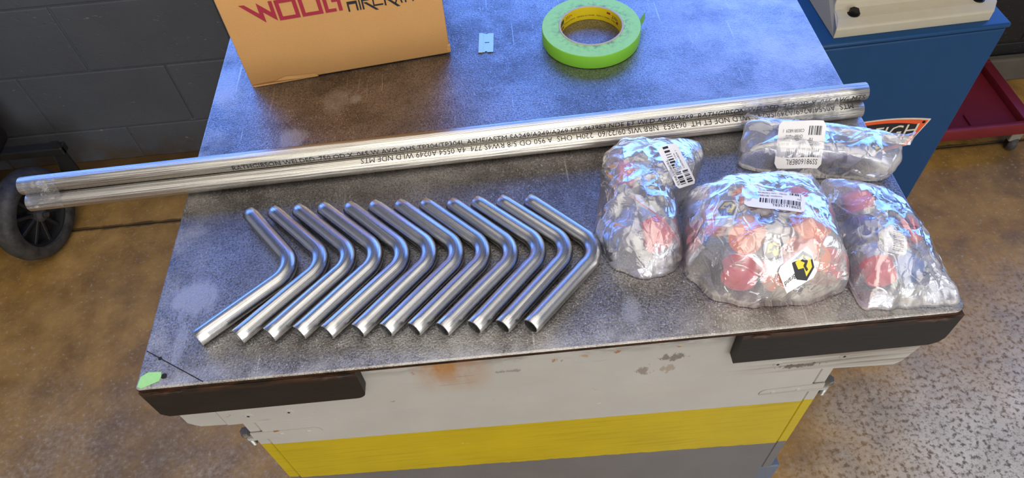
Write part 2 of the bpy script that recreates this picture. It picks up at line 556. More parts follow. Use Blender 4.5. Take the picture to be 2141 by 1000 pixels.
def m_wood(name, kind):
    """painted plywood: white rail / striped door"""
    t = NT(name)
    p = t.pos()
    g = t.noise(t.mapv(p, (4, 4, 90)), 1.0, 4, 0.6, 0.4)
    g2 = t.noise(t.mapv(p, (9, 9, 260)), 1.0, 3, 0.6)
    n1 = t.noise(p, 12, 4)
    sx = t.n('SeparateXYZ', {0: p})
    X, Z = sx.outputs[0], sx.outputs[2]
    white = t.mix(n1, lin('#98958f'), lin('#aca9a3'))
    white = t.mix(t.math('MULTIPLY', t.ramp(g, 0.56, 0.74), 0.35), white, lin('#a49b8c'))
    if kind == 'rail':
        smut = t.math('MULTIPLY', t.n('MapRange', {0: Z, 1: 0.895, 2: 0.935}).outputs[0], t.ramp(t.noise(t.mapv(p, (1, 1, 4)), 22, 5, 0.75), 0.44, 0.56))
        col = t.mix(smut, white, lin('#2a2622'))
        dx = t.math('ABSOLUTE', t.math('ADD', X, 0.070))
        rust = t.math('MULTIPLY', t.n('MapRange', {0: dx, 1: 0.042, 2: 0.014}).outputs[0], t.ramp(t.noise(t.mapv(p, (1, 1, .5)), 38, 4, 0.65), 0.28, 0.58))
        rust = t.math('MULTIPLY', rust, t.n('MapRange', {0: Z, 1: 0.845, 2: 0.90}).outputs[0])
        col = t.mix(t.math('MULTIPLY', rust, 0.9), col, lin('#9a6a32'))
        r2 = t.math('MULTIPLY', t.n('MapRange', {0: X, 1: 0.20, 2: 0.3}).outputs[0], t.ramp(g, 0.5, 0.66))
        col = t.mix(t.math('MULTIPLY', r2, 0.8), col, lin('#6f6353'))
        chip = t.ramp(t.noise(t.mapv(p, (1, 1, 2.2)), 34, 3, 0.6), 0.70, 0.73)
        col = t.mix(chip, col, lin('#8d5a25'))
        for (cx, cz, rx, rz, cc, am) in ((0.0325, 0.8985, .0055, .0045, '#8d5a25', .9), (0.0600, 0.9000, .006, .003, '#9a6a35', .6), (0.0917, 0.9010, .003, .004, '#8d5a25', .8),
                                     (0.121, 0.8560, .007, .010, '#5b4c3c', .6), (0.148, 0.8800, .012, .006, '#4c4238', .7), (0.147, 0.8560, .008, .008, '#7b6244', .5), (-0.012, 0.883, .016, .003, '#57504a', .5), (0.285, 0.834, .020, .004, '#3d352d', .8), (-0.235, 0.865, .012, .010, '#a9997f', .5)):
            v = t.n('VectorMath', {0: t.mapv(p, (1 / rx, 0, 1 / rz)), 1: (cx / rx, 0, cz / rz)}, operation='SUBTRACT').outputs[0]
            d = t.n('VectorMath', {0: v}, operation='LENGTH').outputs['Value']
            d = t.math('ADD', d, t.math('MULTIPLY', t.math('SUBTRACT', t.noise(t.mapv(p, (1, 1, .6)), 170, 4, 0.7), 0.5), 4.5))
            col = t.mix(t.math('MULTIPLY', t.ramp(d, 0.7, 1.1, (1, 1, 1, 1), (0, 0, 0, 1)), am), col, lin(cc))
        sc = t.math('MULTIPLY', t.ramp(g2, 0.66, 0.72), t.ramp(t.noise(p, 30, 3), 0.5, 0.6))
        col = t.mix(t.math('MULTIPLY', sc, 0.6), col, lin('#4b443c'))
    else:
        yel = t.mix(n1, lin('#9c880c'), lin('#b59e12'))
        yel = t.mix(t.math('MULTIPLY', t.ramp(g2, 0.52, 0.72), 0.45), yel, lin('#74660f'))
        gry = t.mix(n1, lin('#565455'), lin('#6a6868'))
        # the two painted edges run a little out of level
        a = t.math('ADD', Z, t.math('MULTIPLY', X, 0.0335))
        top = t.math('GREATER_THAN', t.math('ADD', a, t.math('MULTIPLY', t.math('SUBTRACT', n1, 0.5), 0.002)), 0.7517)
        b = t.math('ADD', Z, t.math('MULTIPLY', X, 0.062))
        bot = t.math('LESS_THAN', t.math('ADD', b, t.math('MULTIPLY', t.math('SUBTRACT', t.noise(p, 70, 3), 0.5), 0.006)), 0.6355)
        col = t.mix(top, yel, white)
        col = t.mix(bot, col, gry)
        fl = t.ramp(t.noise(t.mapv(p, (1, 1, 2)), 46, 3, 0.6), 0.735, 0.75)
        col = t.mix(t.math('MULTIPLY', fl, 0.6), col, lin('#cfc8ba'))
    nb = t.bump(g, 0.12, 0.002)
    return t.done(t.bsdf(color=col, rough=0.5, normal=nb, spec=0.35))


def m_dark_steel():
    t = NT('dark_angle_steel')
    p = t.pos()
    n1 = t.noise(t.mapv(p, (1, 1, 3)), 16, 5, 0.65)
    z = t.n('SeparateXYZ', {0: p}).outputs[2]
    col = t.mix(n1, lin('#12100e'), lin('#201b18'))
    rim = t.math('MULTIPLY', t.n('MapRange', {0: z, 1: 0.922, 2: 0.936}).outputs[0], t.ramp(t.noise(t.mapv(p, (1, 1, 4)), 22, 4, 0.7), 0.4, 0.6))
    col = t.mix(t.math('MULTIPLY', rim, 0.8), col, lin('#5c3a24'))
    sm = t.ramp(t.noise(t.mapv(p, (1, 1, .6), rot=(0, 0.5, 0)), 30, 4, 0.7), 0.66, 0.78)
    col = t.mix(t.math('MULTIPLY', sm, 0.45), col, lin('#6d655c'))
    nb = t.bump(n1, 0.2, 0.002)
    return t.done(t.bsdf(color=col, rough=0.5, metal=0.1, spec=0.3, normal=nb))


def m_card():
    t = NT('brown_cardboard')
    p = t.objc()
    f = t.noise(t.mapv(p, (1, 1, 1)), 700, 3, 0.6)
    n1 = t.noise(p, 14, 3)
    col = t.mix(n1, lin('#c4935a'), lin('#d09d63'))
    col = t.mix(t.math('MULTIPLY', t.ramp(f, 0.55, 0.75), 0.35), col, lin('#7f5a33'))
    nb = t.bump(f, 0.08, 0.001)
    return t.done(t.bsdf(color=col, rough=0.72, normal=nb, spec=0.25))


def m_tape_side():
    t = NT('green_tape_side')
    p = t.objc()
    d = t.n('VectorMath', {0: t.mapv(p, (1, 1, 0))}, operation='LENGTH').outputs['Value']
    n1 = t.noise(p, 170, 4, 0.7)
    inn = t.n('MapRange', {0: d, 1: 0.055, 2: 0.041}).outputs[0]
    inn = t.math('ADD', t.math('MULTIPLY', inn, 0.8), 0.12)
    dirt = t.math('MULTIPLY', t.ramp(n1, 0.46, 0.66), inn)
    ringn = t.noise(t.n('CombineXYZ', {0: t.math('MULTIPLY', d, 900.0), 1: 0.0, 2: 0.0}).outputs[0], 1.0, 2)
    col = t.mix(t.math('MULTIPLY', ringn, 0.35), lin('#93cf7d'), lin('#7dbb68'))
    col = t.mix(dirt, col, lin('#5b6f60'))
    return t.done(t.bsdf(color=col, rough=0.55, normal=t.bump(ringn, 0.1, 0.001)))


def m_rubber():
    t = NT('worn_rubber')
    p = t.objc()
    n1 = t.noise(p, 30, 5, 0.7)
    col = t.mix(t.ramp(n1, 0.35, 0.75), lin('#1c1c1b'), lin('#4a4641'))
    return t.done(t.bsdf(color=col, rough=0.65, normal=t.bump(n1, 0.3, 0.003)))


MAT = dict(
    top=m_bench_top(), tube=m_tube('bent_tube_steel', '#cbccce', 0.27, 0.14, 0.35), pipe=m_tube('long_pipe_stainless', '#d9d5cc', 0.13, 0.50, 0.10),
    film=m_film('clear_bag_film', (0.98, 0.98, 1, 1), 0.20, 1.0, 0.20, 0.70), film2=m_film('smooth_bag_film', (0.97, 0.98, 1, 1), 0.20, 0.6, 0.20, 0.7),
    cleartape=m_film('clear_tape_film', (1, 1, 1, 1), 0.03, 2.2, 0.06, 0.7),
    floor=m_floor(), block=m_block(), rail=m_wood('white_painted_rail', 'rail'), door=m_wood('striped_painted_door', 'door'),
    dark=m_dark_steel(), card=m_card(), tside=m_tape_side(), rubber=m_rubber(),
    mortar=simple('dark_mortar', '#38393b', 0.7, 0, .15, 30, .4, .003),
    plaster=simple('pale_wall_paint', '#d2cfc6', 0.8), ceil=simple('grey_ceiling', '#b0aca4', 0.85),
    curb=simple('grey_curb', '#4d463d', 0.8, 0, .3, 20, .4, .004),
    frame=simple('grey_window_frame', '#77797a', 0.5),
    print_red=simple('red_print', '#9c2536', 0.6, 0, .08, 200, .05), print_black=simple('black_print', '#16181c', 0.6, 0, .05, 200, .05),
    tape=simple('green_tape_edge', '#7fc63a', 0.45, 0, .06, 90, .1), core=simple('yellow_core_print', '#dcc21a', 0.5, 0, .06, 120, .1),
    core_edge=simple('grey_core_edge', '#a9a39c', 0.7), blade=simple('blue_blade_steel', '#b9cbd6', 0.40, 0.7, .08, 300, .05),
    black=simple('black_recess', '#0a0a0a', 0.8), scrap=simple('green_scrap', '#9fd98a', 0.7, 0, .1, 200, .4),
    blue=simple('blue_stand_paint', '#123a61', 0.36, 0, .10, 25, .12, .001, .25), cream=simple('cream_casting_paint', '#a79f8b', 0.5, 0, .07, 40, .2, .001),
    bolt=simple('black_bolt', '#1b1a19', 0.4, 0.6), zinc=simple('zinc_bolt', '#9a978f', 0.35, 0.9, .25, 200, .3),
    badge_o=simple('orange_enamel', '#d8521f', 0.4), badge_k=simple('black_enamel', '#151413', 0.35), badge_w=simple('cream_enamel', '#cfc6b4', 0.45),
    red=simple('red_tray_paint', '#6a1a22', 0.4, 0, .2, 14, .15), caster_grey=simple('grey_caster', '#8d877e', 0.5, .3), 
    tyre_spoke=simple('black_hub_plastic', '#1c1c1c', 0.5, 0, .3, 40, .2), engine=simple('dark_brown_housing', '#1f1513', 0.55),
    steel_leg=simple('blue_grey_leg', '#5d6675', 0.5, .3), 
    cap_o=simple('orange_cap_plastic', '#ff7a1e', 0.35, 0, .06, 80, .05), cap_r=simple('red_cap_plastic', '#e81d34', 0.35, 0, .06, 80, .05),
    cap_b=simple('blue_cap_plastic', '#1d6fc4', 0.35, 0, .06, 80, .05), cap_n=simple('navy_cap_plastic', '#1d3f8f', 0.35, 0, .06, 80, .05),
    cap_p=simple('pale_pink_plastic', '#e9748a', 0.4, 0, .06, 80, .05),
    fit=simple('stainless_fitting', '#cfccc8', 0.38, 0.5, .15, 120, .1), fit_d=simple('smoky_fitting', '#8f8a96', 0.4, .4, .15, 120, .1),
    paper=simple('white_label_paper', '#e6e4e6', 0.55, 0, .03, 300, .03), ink=simple('label_ink', '#1d1d24', 0.6, 0, .05, 200, .02),
    yellow=simple('yellow_label_ink', '#e3cc2c', 0.5, 0, .05, 200, .02), lblue=simple('blue_label_ink', '#2758b5', 0.5, 0, .05, 200, .02),
    seam=simple('red_zip_seam', '#d3303a', 0.4),
)

# ------------------------------------------------------------------ room
x0, x1, y0, y1, hz = ROOM
fl = MB().box(x0 - .1, x1 + .1, y0 - .1, y1 + .1, -0.10, -0.012).build('floor', MAT['black'], kind='structure')
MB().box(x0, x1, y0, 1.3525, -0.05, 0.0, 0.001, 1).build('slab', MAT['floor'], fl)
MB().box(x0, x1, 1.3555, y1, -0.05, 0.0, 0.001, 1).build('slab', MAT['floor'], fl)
MB().box(x0 - .1, x1 + .1, y0 - .1, y1 + .1, hz, hz + .1).build('ceiling', MAT['ceil'], kind='structure')
MB().box(x0 - .1, x0, y0, y1, 0, hz).build('wall_left', MAT['plaster'], kind='structure')
MB().box(x1, x1 + .1, y0, y1, 0, hz).build('wall_right', MAT['plaster'], kind='structure')
MB().box(x0 - .1, x1 + .1, y0 - .1, y0, 0, hz).build('wall_front', MAT['plaster'], kind='structure')
w = MB()
w.box(x0, x1, y1, y1 + .15, 0, WIN[2])
w.box(x0, x1, y1, y1 + .15, WIN[3], hz)
w.box(x0, WIN[0], y1, y1 + .15, WIN[2], WIN[3])
w.box(WIN[1], x1, y1, y1 + .15, WIN[2], WIN[3])
wall = w.build('wall_back', MAT['block'], kind='structure')
blk = {}
for row in range(4):
    z0 = 0.0 if row == 0 else -0.0785 + 0.2035 * row + 0.0022
    z1 = -0.0785 + 0.2035 * (row + 1) - 0.0022
    off = -1.300 if row % 2 else -1.097
    for k in range(-3, 10):
        xa = off + 0.4064 * k + 0.0022
        key = row == 0
        if key not in blk:
            b = MB().box(0, 0.4020, 0, 0.03, 0, z1 - z0, 0.0035, 3)
            o = b.build('block', MAT['block'], wall)
            blk[key] = o
        else:
            o = blk[key].copy()
            COL.objects.link(o)
            o.parent = wall
        o.location = (xa + random.uniform(-.0007, .0007), 1.6286 + random.uniform(-.0008, .0008), z0)
fr = MB()
for (a, b, c, d) in ((WIN[0], WIN[1], WIN[2], WIN[2] + .05), (WIN[0], WIN[1], WIN[3] - .05, WIN[3]), (WIN[0], WIN[0] + .05, WIN[2], WIN[3]), (WIN[1] - .05, WIN[1], WIN[2], WIN[3])):
    fr.box(a, b, y1 + .05, y1 + .10, c, d)
fr.build('window_1', MAT['frame'], kind='structure')
MB().box(1.0, x1, 1.600, 1.626, 0, 0.085, 0.006).build('baseboard_back', MAT['curb'], kind='structure')

# ------------------------------------------------------------------ workbench
bench = thing('workbench', 'steel topped workbench with white, yellow and grey painted wooden cabinet', 'workbench', (0.027, 0.926, 0))
BX, BY = -0.027, -0.926


def bpart(name, mb, mat, parent=None, smooth=0):
    o = mb.build(name, mat, parent or bench, smooth)
    if parent is None:
        for v in o.data.vertices:
            v.co.x += BX; v.co.y += BY
    return o


def rounded_rect(xa, xb, ya, yb, rs, n=6):
    out = []
    for (cx, cy, a0, r) in ((xb, yb, 0, rs[0]), (xa, yb, 90, rs[1]), (xa, ya, 180, rs[2]), (xb, ya, 270, rs[3])):
        px = cx - r if cx == xb else cx + r
        py = cy - r if cy == yb else cy + r
        for k in range(n + 1):
            a = math.radians(a0 + 90 * k / n)
            out.append((px + r * math.cos(a), py + r * math.sin(a)))
    return out


pl = MB()
# the plate, edge slightly rolled by bevelled rings
rings = []
for inset, z in ((0.0010, T - 0.0065), (0.0, T - 0.0055), (0.0, T - 0.0018), (0.0008, T - 0.0005), (0.0020, T)):
    rings.append([(x, y, z) for x, y in rounded_rect(-0.3565 + inset, 0.4105 - inset, 0.3155 + inset, 1.535 - inset, [0.006 , 0.006, 0.004, 0.011])])
n = len(rings[0])
V = [v for r in rings for v in r]
F = [tuple(range(n))[::-1], tuple(range(4 * n, 5 * n))]
for i in range(4):
    F += [(i * n + j, i * n + (j + 1) % n, (i + 1) * n + (j + 1) % n, (i + 1) * n + j) for j in range(n)]
pl.raw(V, F)
bpart('top_plate', pl, MAT['top'])
# scribed line, drilled holes near the left corner
def strip(a, b, wdt, z, mat, name):
    a, b = Vector((a[0], a[1], z)), Vector((b[0], b[1], z))
    s = (b - a).normalized().cross(Vector((0, 0, 1))) * wdt / 2
    q = MB().raw([a - s, b - s, b + s, a + s], [(0, 1, 2, 3)])
    return bpart(name, q, mat)
strip((-0.3545, 0.3560), (-0.2935, 0.3176), 0.0009, T + .0003, MAT['black'], 'scribed_line')
for hx, hy, r in ((-0.3317, 0.3273, 0.0028), (-0.3396, 0.3465, 0.0018)):
    bpart('drilled_hole', MB().lathe([(0.0, T + .0004), (r, T + .0004)], 16, Matrix.Translation((hx, hy, 0)), False), MAT['black'])


def apron(xa, xb, zb, rounded):
    q = []
    ta = T - 0.0075
    if rounded:   # lower right corner rounded
        r = 0.010
        q = [(xa + .006, zb), (xb - r, zb)] + [(xb - r + r * math.sin(a), zb + r - r * math.cos(a)) for a in [PI / 2 * k / 6 for k in range(1, 7)]] + [(xb, ta), (xa, ta), (xa, zb + .006)]
    else:
        q = [(xa, zb), (xb - .012, zb), (xb - .004, zb + .004), (xb, zb + .012), (xb, ta), (xa, ta)]
    mt = Matrix(((1, 0, 0, 0), (0, 0, 1, 0.3157), (0, 1, 0, 0), (0, 0, 0, 1)))
    o = MB().prism(q, 0.0, 0.0115, mt)
    return o
bpart('apron', apron(-0.3563, -0.1555, 0.8805, True), MAT['dark'])
bpart('apron', apron(0.2052, 0.4103, 0.8785, False), MAT['dark'])
# side aprons under the plate's long edges
bpart('side_apron', MB().box(-0.3560, -0.345, 0.329, 1.53, 0.8805, T - .0072), MAT['dark'])
bpart('side_apron', MB().box(0.3985, 0.4100, 0.329, 1.53, 0.8785, T - .0072), MAT['dark'])
# weld beads between plate and angle
def bead(xa, xb, z, r):
    rows = []
    N = max(6, int((xb - xa) / .004))
    for i in range(N + 1):
        x = xa + (xb - xa) * i / N
        rr = r * (1 + 0.3 * math.sin(i * 2.1)) * min(1, 4 * min(i, N - i) / N + .15)
        rows.append([(x, 0.3160 - rr * .35 + rr * .7 * math.cos(a), z + rr * math.sin(a)) for a in [2 * PI * k / 8 for k in range(8)]])
    q = MB()
    V = [v for r_ in rows for v in r_]
    F = [(i * 8 + j, i * 8 + (j + 1) % 8, i * 8 + 8 + (j + 1) % 8, i * 8 + 8 + j) for i in range(N) for j in range(8)]
    return q.raw(V, F)
for a, b in ((-0.348, -0.315), (-0.20, -0.158), (0.212, 0.233), (0.366, 0.408)):
    bpart('weld_bead', bead(a, b, 0.929, 0.0024), MAT['dark'], smooth=60)

mY = Matrix(((1, 0, 0, 0), (0, 0, 1, 0.328), (0, 1, 0, 0), (0, 0, 0, 1)))
YF = 0.328
# upper rail: long board, end block at the left, chipped corner at the right
bpart('rail', MB().prism([(-0.3166, 0.822), (0.300, 0.8215), (0.372, 0.8165), (0.392, 0.8150), (0.3985, 0.822), (0.4065, 0.851), (0.4065, T - .0072), (-0.3166, T - .0072)], 0, 0.038, mY), MAT['rail'])
bpart('rail_end_block', MB().prism([(-0.3500, 0.8285), (-0.3445, 0.8235), (-0.3178, 0.822), (-0.3178, T - .0072), (-0.3545, T - .0072), (-0.3545, 0.834)], 0.0008, 0.09, mY), MAT['rail'])
# side rails and cabinet carcass
bpart('side_rail', MB().box(-0.350, -0.318, 0.42, 1.52, 0.823, T - .0072), MAT['rail'])
bpart('side_rail', MB().box(0.366, 0.398, 0.37, 1.52, 0.823, T - .0072), MAT['rail'])
bpart('door', MB().box(-0.2885, 0.3140, YF + .0002, YF + .018, 0.16, 0.8213, 0.0004, 1), MAT['door'])
bpart('post', MB().box(-0.3030, -0.2905, YF + .0015, YF + .09, 0.12, 0.8200, 0.001, 1), MAT['door'])
bpart('post', MB().box(0.3160, 0.3290, YF + .0015, YF + .09, 0.522, 0.8200, 0.001, 1), MAT['door'])
bpart('side_panel', MB().box(-0.3020, -0.290, YF + .092, 1.50, 0.12, 0.8195), MAT['door'])
bpart('side_panel', MB().box(0.3160, 0.328, YF + .092, 1.50, 0.12, 0.8195), MAT['door'])
bpart('cabinet_floor', MB().box(-0.29, 0.3150, YF + .02, 1.50, 0.10, 0.12), MAT['door'])
for lx, ly in ((-0.285, 0.36), (0.3175, 0.334), (-0.285, 1.44), (0.300, 1.44)):
    bpart('leg', MB().box(lx - .02, lx + .025, ly - .004, ly + .045, 0.0, 0.10 if lx < .31 else 0.520, 0.002), MAT['steel_leg'])


def strap(xa, xb, za, zb, h, flip):
    # rounded strip standing 1.6 mm proud, the round end towards the door's middle
    d = Vector((xb - xa, zb - za)); L = d.length; d.normalize(); nn = Vector((-d.y, d.x))
    q = [(-d * 0 - nn * h / 2), (d * (L - h / 2) - nn * h / 2)]
    q += [d * (L - h / 2) + d * (h / 2 * math.sin(a)) - nn * (h / 2 * math.cos(a)) for a in [PI * k / 10 for k in range(1, 10)]]
    q += [(d * (L - h / 2) + nn * h / 2), nn * h / 2]
    poly = [(xa + v.x, za + v.y) for v in q]
    return MB().prism(poly, -0.0009, 0.0006, mY)


st = bpart('hinge_strap', strap(-0.3020, -0.2255, 0.7885, 0.7885, 0.0165, False), MAT['rail'])
st2 = bpart('hinge_strap', strap(0.3280, 0.2570, 0.7770, 0.7735, 0.0165, True), MAT['rail'])
for sx_, sz in ((-0.270, 0.789), (-0.24, 0.789), (0.30, 0.776), (0.272, 0.7755)):
    bpart('strap_screw', MB().lathe([(0.0, 0.0010), (0.0024, 0.0008), (0.0032, 0.0)], 14, Matrix(((1, 0, 0, sx_), (0, 0, -1, YF - .0008), (0, 1, 0, sz), (0, 0, 0, 1)))), MAT['rail'], smooth=40)
for sx_, sz in ((-0.289, 0.8390), (-0.2467, 0.8393), (0.262, 0.842), (0.33, 0.846)):
    o = bpart('wood_screw', MB().lathe([(0.0, 0.0006), (0.0045, 0.0006), (0.0055, 0.0)], 18, Matrix(((1, 0, 0, sx_), (0, 0, -1, YF), (0, 1, 0, sz), (0, 0, 0, 1)))), MAT['rail'])
    cr = MB()
    cr.box(sx_ - .0016 + BX, sx_ + .0016 + BX, YF - .0009 + BY, YF - .0004 + BY, sz - .0005, sz + .0005)
    cr.box(sx_ - .0005 + BX, sx_ + .0005 + BX, YF - .0009 + BY, YF - .0004 + BY, sz - .0016, sz + .0016)
    cr.build('screw_recess', MAT['black'], o)


def pin(x, z0, z1):
    mt = Matrix.Translation((x, YF + .006, z0))
    L = z1 - z0
    q = MB()
    prof = [(0.0, 0.0), (0.0035, 0.0005)]
    k = 12
    for i in range(k):
        z = 0.001 + (L - .008) * i / k
        prof += [(0.0041, z), (0.0034, z + (L - .008) / k * .5)]
    prof += [(0.0036, L - .007)]
    q.lathe(prof, 16, mt)
    return q, [(0.0050 * math.cos(PI / 3 * j + .2), 0.0050 * math.sin(PI / 3 * j + .2)) for j in range(6)]


for px, z0, z1 in ((-0.3115, 0.757, 0.792), (0.3365, 0.746, 0.782)):
    q, hexp = pin(px, z0, z1)
    o = bpart('hinge_pin', q, MAT['zinc'], smooth=35)
    hh = MB().prism(hexp, z1 - .007, z1 - .0005, Matrix.Translation((px + BX, YF + .006 + BY, 0)))
    hh.lathe([(0.0058, z1 - .0082), (0.0058, z1 - .007)], 18, Matrix.Translation((px + BX, YF + .006 + BY, 0)))
    hh.build('bolt_head', MAT['zinc'], o)
    ey = MB().box(min(px, (-.302 if px < 0 else .328)), max(px, (-.302 if px < 0 else .328)), YF + .001, YF + .011, z1 - .018, z1 - .012)
    bpart('pin_bracket', ey, MAT['rail'])

# ------------------------------------------------------------------ left machine wheel and housing
mach = thing('wheeled_machine', 'dark machine on a large black spoked wheel beside the block wall', 'machine', (-1.262, 1.315, 0))
WM = Matrix.Translation((0, 0, 0.125)) @ Matrix.Rotation(math.radians(-12), 4, 'Z') @ Matrix.Rotation(PI / 2, 4, 'Y')
tp = [(0.088, -0.026), (0.098, -0.030), (0.112, -0.028), (0.121, -0.020), (0.124, -0.010), (0.1255, 0.0), (0.124, 0.010), (0.121, 0.020), (0.112, 0.028), (0.098, 0.030), (0.088, 0.026)]
wheel = MB().lathe(tp + [(0.086, 0.0), tp[0]], 56, WM, False).build('tyre', MAT['rubber'], mach, 50)
sp = MB()
sp.lathe([(0.089, -0.016), (0.089, 0.018), (0.082, 0.018), (0.080, 0.006), (0.079, -0.016)], 48, WM, False)
sp.lathe([(0.0, -0.005), (0.080, -0.005), (0.080, -0.009), (0.0, -0.009)], 48, WM, False)
sp.build('rim', MAT['tyre_spoke'], mach, 40)
for k in range(10):
    a = 2 * PI * k / 10 + 0.3
    mt = WM @ Matrix.Rotation(a, 4, 'Z')
    s = MB().box(0.016, 0.084, -0.0042, 0.0042, -0.010, 0.014, 0.001, 1, mt)
    s.build('spoke', MAT['tyre_spoke'], mach)
MB().lathe([(0.0, 0.030), (0.010, 0.030), (0.014, 0.026), (0.020, 0.022), (0.022, -0.02), (0.0, -0.02)], 24, WM, False).build('hub', MAT['rubber'], mach, 40)
MB().lathe([(0.0, 0.038), (0.007, 0.038), (0.007, -0.20), (0.0, -0.20)], 16, WM, False).build('axle', MAT['rubber'], mach, 40)
hs = MB().box(-0.62, -0.085, -0.16, 0.23, 0.20, 0.62, 0.03, 3)
hs.build('housing', MAT['engine'], mach, 40)
fm = MB().box(-0.50, 0.075, 0.145, 0.175, 0.19, 0.215, 0.003)
fm.build('frame_bar', MAT['tyre_spoke'], mach)
bk = MB().prism([(0.02, 0.11), (0.075, 0.12), (0.075, 0.235), (0.055, 0.235)], 0, 0.006, Matrix(((1, 0, 0, 0), (0, 0, 1, 0.150), (0, 1, 0, 0), (0, 0, 0, 1))))
bk.build('foot_bracket', MAT['tyre_spoke'], mach)
MB().box(-0.30, -0.27, -0.12, -0.09, 0.0, 0.21).build('stand_foot', MAT['tyre_spoke'], mach)

# ------------------------------------------------------------------ blue stand with cream machine foot
SA = math.atan2(1.0003 - 0.9889, 0.91 - 0.5765)
stand = thing('machine_stand', 'blue painted steel machine stand with orange badge to the right of the bench', 'stand', (0.91, 1.0003, 0), SA)
ST = 0.709
MB().box(-0.44, 0.0, 0.0, 0.56, 0.0, ST - 0.012, 0.004, 2).build('body', MAT['blue'], stand)
MB().box(-0.443, 0.003, -0.003, 0.563, ST - 0.0105, ST, 0.0045, 3).build('top_sheet', MAT['blue'], stand, 40)
# badge: bow-topped plate with a border
bx0, bz0 = -0.4, 0


def badge_poly(inset):
    # coordinates in the face plane: x leftwards from the stand's right edge, z up
    tip = (-0.0525 - inset * 2.2, 0.4905 - inset)
    low = (-0.0745 - inset * 0.9, 0.4210 + inset)
    cx = -0.167
    hw = cx - tip[0]
    q = []
    for k in range(13):
        a = -1 + 2 * k / 12
        q.append((cx + abs(hw) * a, tip[1] + (0.014) * (1 - a * a)))
    bl = (cx * 2 - low[0], low[1])
    for k in range(13):
        a = 1 - 2 * k / 12
        q.append((cx + (low[0] - cx) * a, low[1] - 0.012 * (1 - a * a)))
    return q


mB = Matrix(((1, 0, 0, 0), (0, 0, -1, 0.0), (0, 1, 0, 0), (0, 0, 0, 1)))
badge = MB().prism(badge_poly(0), 0.0005, 0.0022, mB).build('badge', MAT['badge_w'], stand)
MB().prism(badge_poly(0.0022), 0.0023, 0.0030, mB).build('border', MAT['badge_o'], badge)
MB().prism(badge_poly(0.0100), 0.0031, 0.0036, mB).build('field', MAT['badge_k'], badge)
flat_text('lettering', 'BAILEIGH', 0.050, MAT['badge_w'], badge, mB @ Matrix.Translation((-0.0705, 0.4500, 0.0040)), 'RIGHT', sx=0.86)
MB().lathe([(0.0, 0.0048), (0.0028, 0.0045), (0.0034, 0.0030)], 12, mB @ Matrix.Translation((-0.066, 0.4855, 0))).build('rivet', MAT['bolt'], badge)

foot = thing('cream_machine', 'cream cast machine base bolted on top of the blue stand', 'machine', (0.91, 1.0003, ST), SA)
prof = [(0.012, 0.0), (0.012, 0.018), (0.014, 0.0205), (0.030, 0.026), (0.040, 0.0275), (0.052, 0.030), (0.060, 0.036), (0.064, 0.046), (0.070, 0.10), (0.076, 0.20), (0.42, 0.20), (0.42, 0.0)]
mP = Matrix(((0, 0, 1, 0), (1, 0, 0, 0), (0, 1, 0, 0), (0, 0, 0, 1)))
q = MB().prism(prof, -0.3130, -0.0200, mP)
o = q.build('casting', MAT['cream'], foot)
for v in o.data.vertices:       # left side leans in above the flange, right front corner cut
    if v.co.x < -0.2 and v.co.z > 0.024:
        v.co.x += 0.010 + max(0, v.co.z - .03) * 0.25
    if v.co.x > -0.1 and v.co.y < 0.03:
        v.co.x -= 0.012 * (1 - (v.co.y - .012) / .018)
bv = o.modifiers.new('soft edges', 'BEVEL'); bv.width = 0.003; bv.segments = 2; bv.limit_method = 'ANGLE'
for bx_ in (-0.2735, -0.0495):
    b = MB()
    b.lathe([(0.011, 0.0), (0.011, 0.002), (0.0075, 0.0022)], 20, Matrix.Translation((bx_, 0.041, 0.0265)))
    b.prism([(0.0085 * math.cos(PI / 3 * j + .3), 0.0085 * math.sin(PI / 3 * j + .3)) for j in range(6)], 0.0015, 0.0085, Matrix.Translation((bx_, 0.041, 0.0265)))
    b.build('hold_down_bolt', MAT['bolt'], foot)

# ------------------------------------------------------------------ red tray on casters
tray = thing('red_cart_tray', 'red metal cart tray on casters behind the blue stand', 'cart', (1.20, 1.435, 0))
MB().box(-0.23, 0.235, -0.115, 0.135, 0.084, 0.088).build('tray_floor', MAT['red'], tray)
for a in ((-0.24, 0.24, -0.125, -0.110, 0.072, 0.112), (-0.24, 0.24, 0.130, 0.145, 0.072, 0.112), (0.212, 0.24, -0.1245, 0.1445, 0.073, 0.1115), (-0.24, -0.212, -0.1245, 0.1445, 0.073, 0.1115)):
    MB().box(*a, 0.003).build('rim', MAT['red'], tray, 40)
MB().box(0.08, 0.086, -0.108, -0.05, 0.088, 0.094).build('stiffener', MAT['red'], tray)
for cx, cy in ((0.215, -0.10), (-0.215, -0.10), (0.215, 0.12), (-0.215, 0.12)):
    c = MB().box(cx - .016, cx + .016, cy - .016, cy + .016, 0.036, 0.072, 0.004).build('caster_fork', MAT['caster_grey'], tray)
    MB().lathe([(0.0, -0.011), (0.021, -0.011), (0.024, -0.007), (0.024, 0.007), (0.021, 0.011), (0.0, 0.011)], 24, Matrix.Translation((cx + .006, cy - .004, 0.024)) @ Matrix.Rotation(PI / 2, 4, 'Y') @ Matrix.Rotation(0.5, 4, 'X'), False).build('caster_wheel', MAT['rubber'], tray, 40)

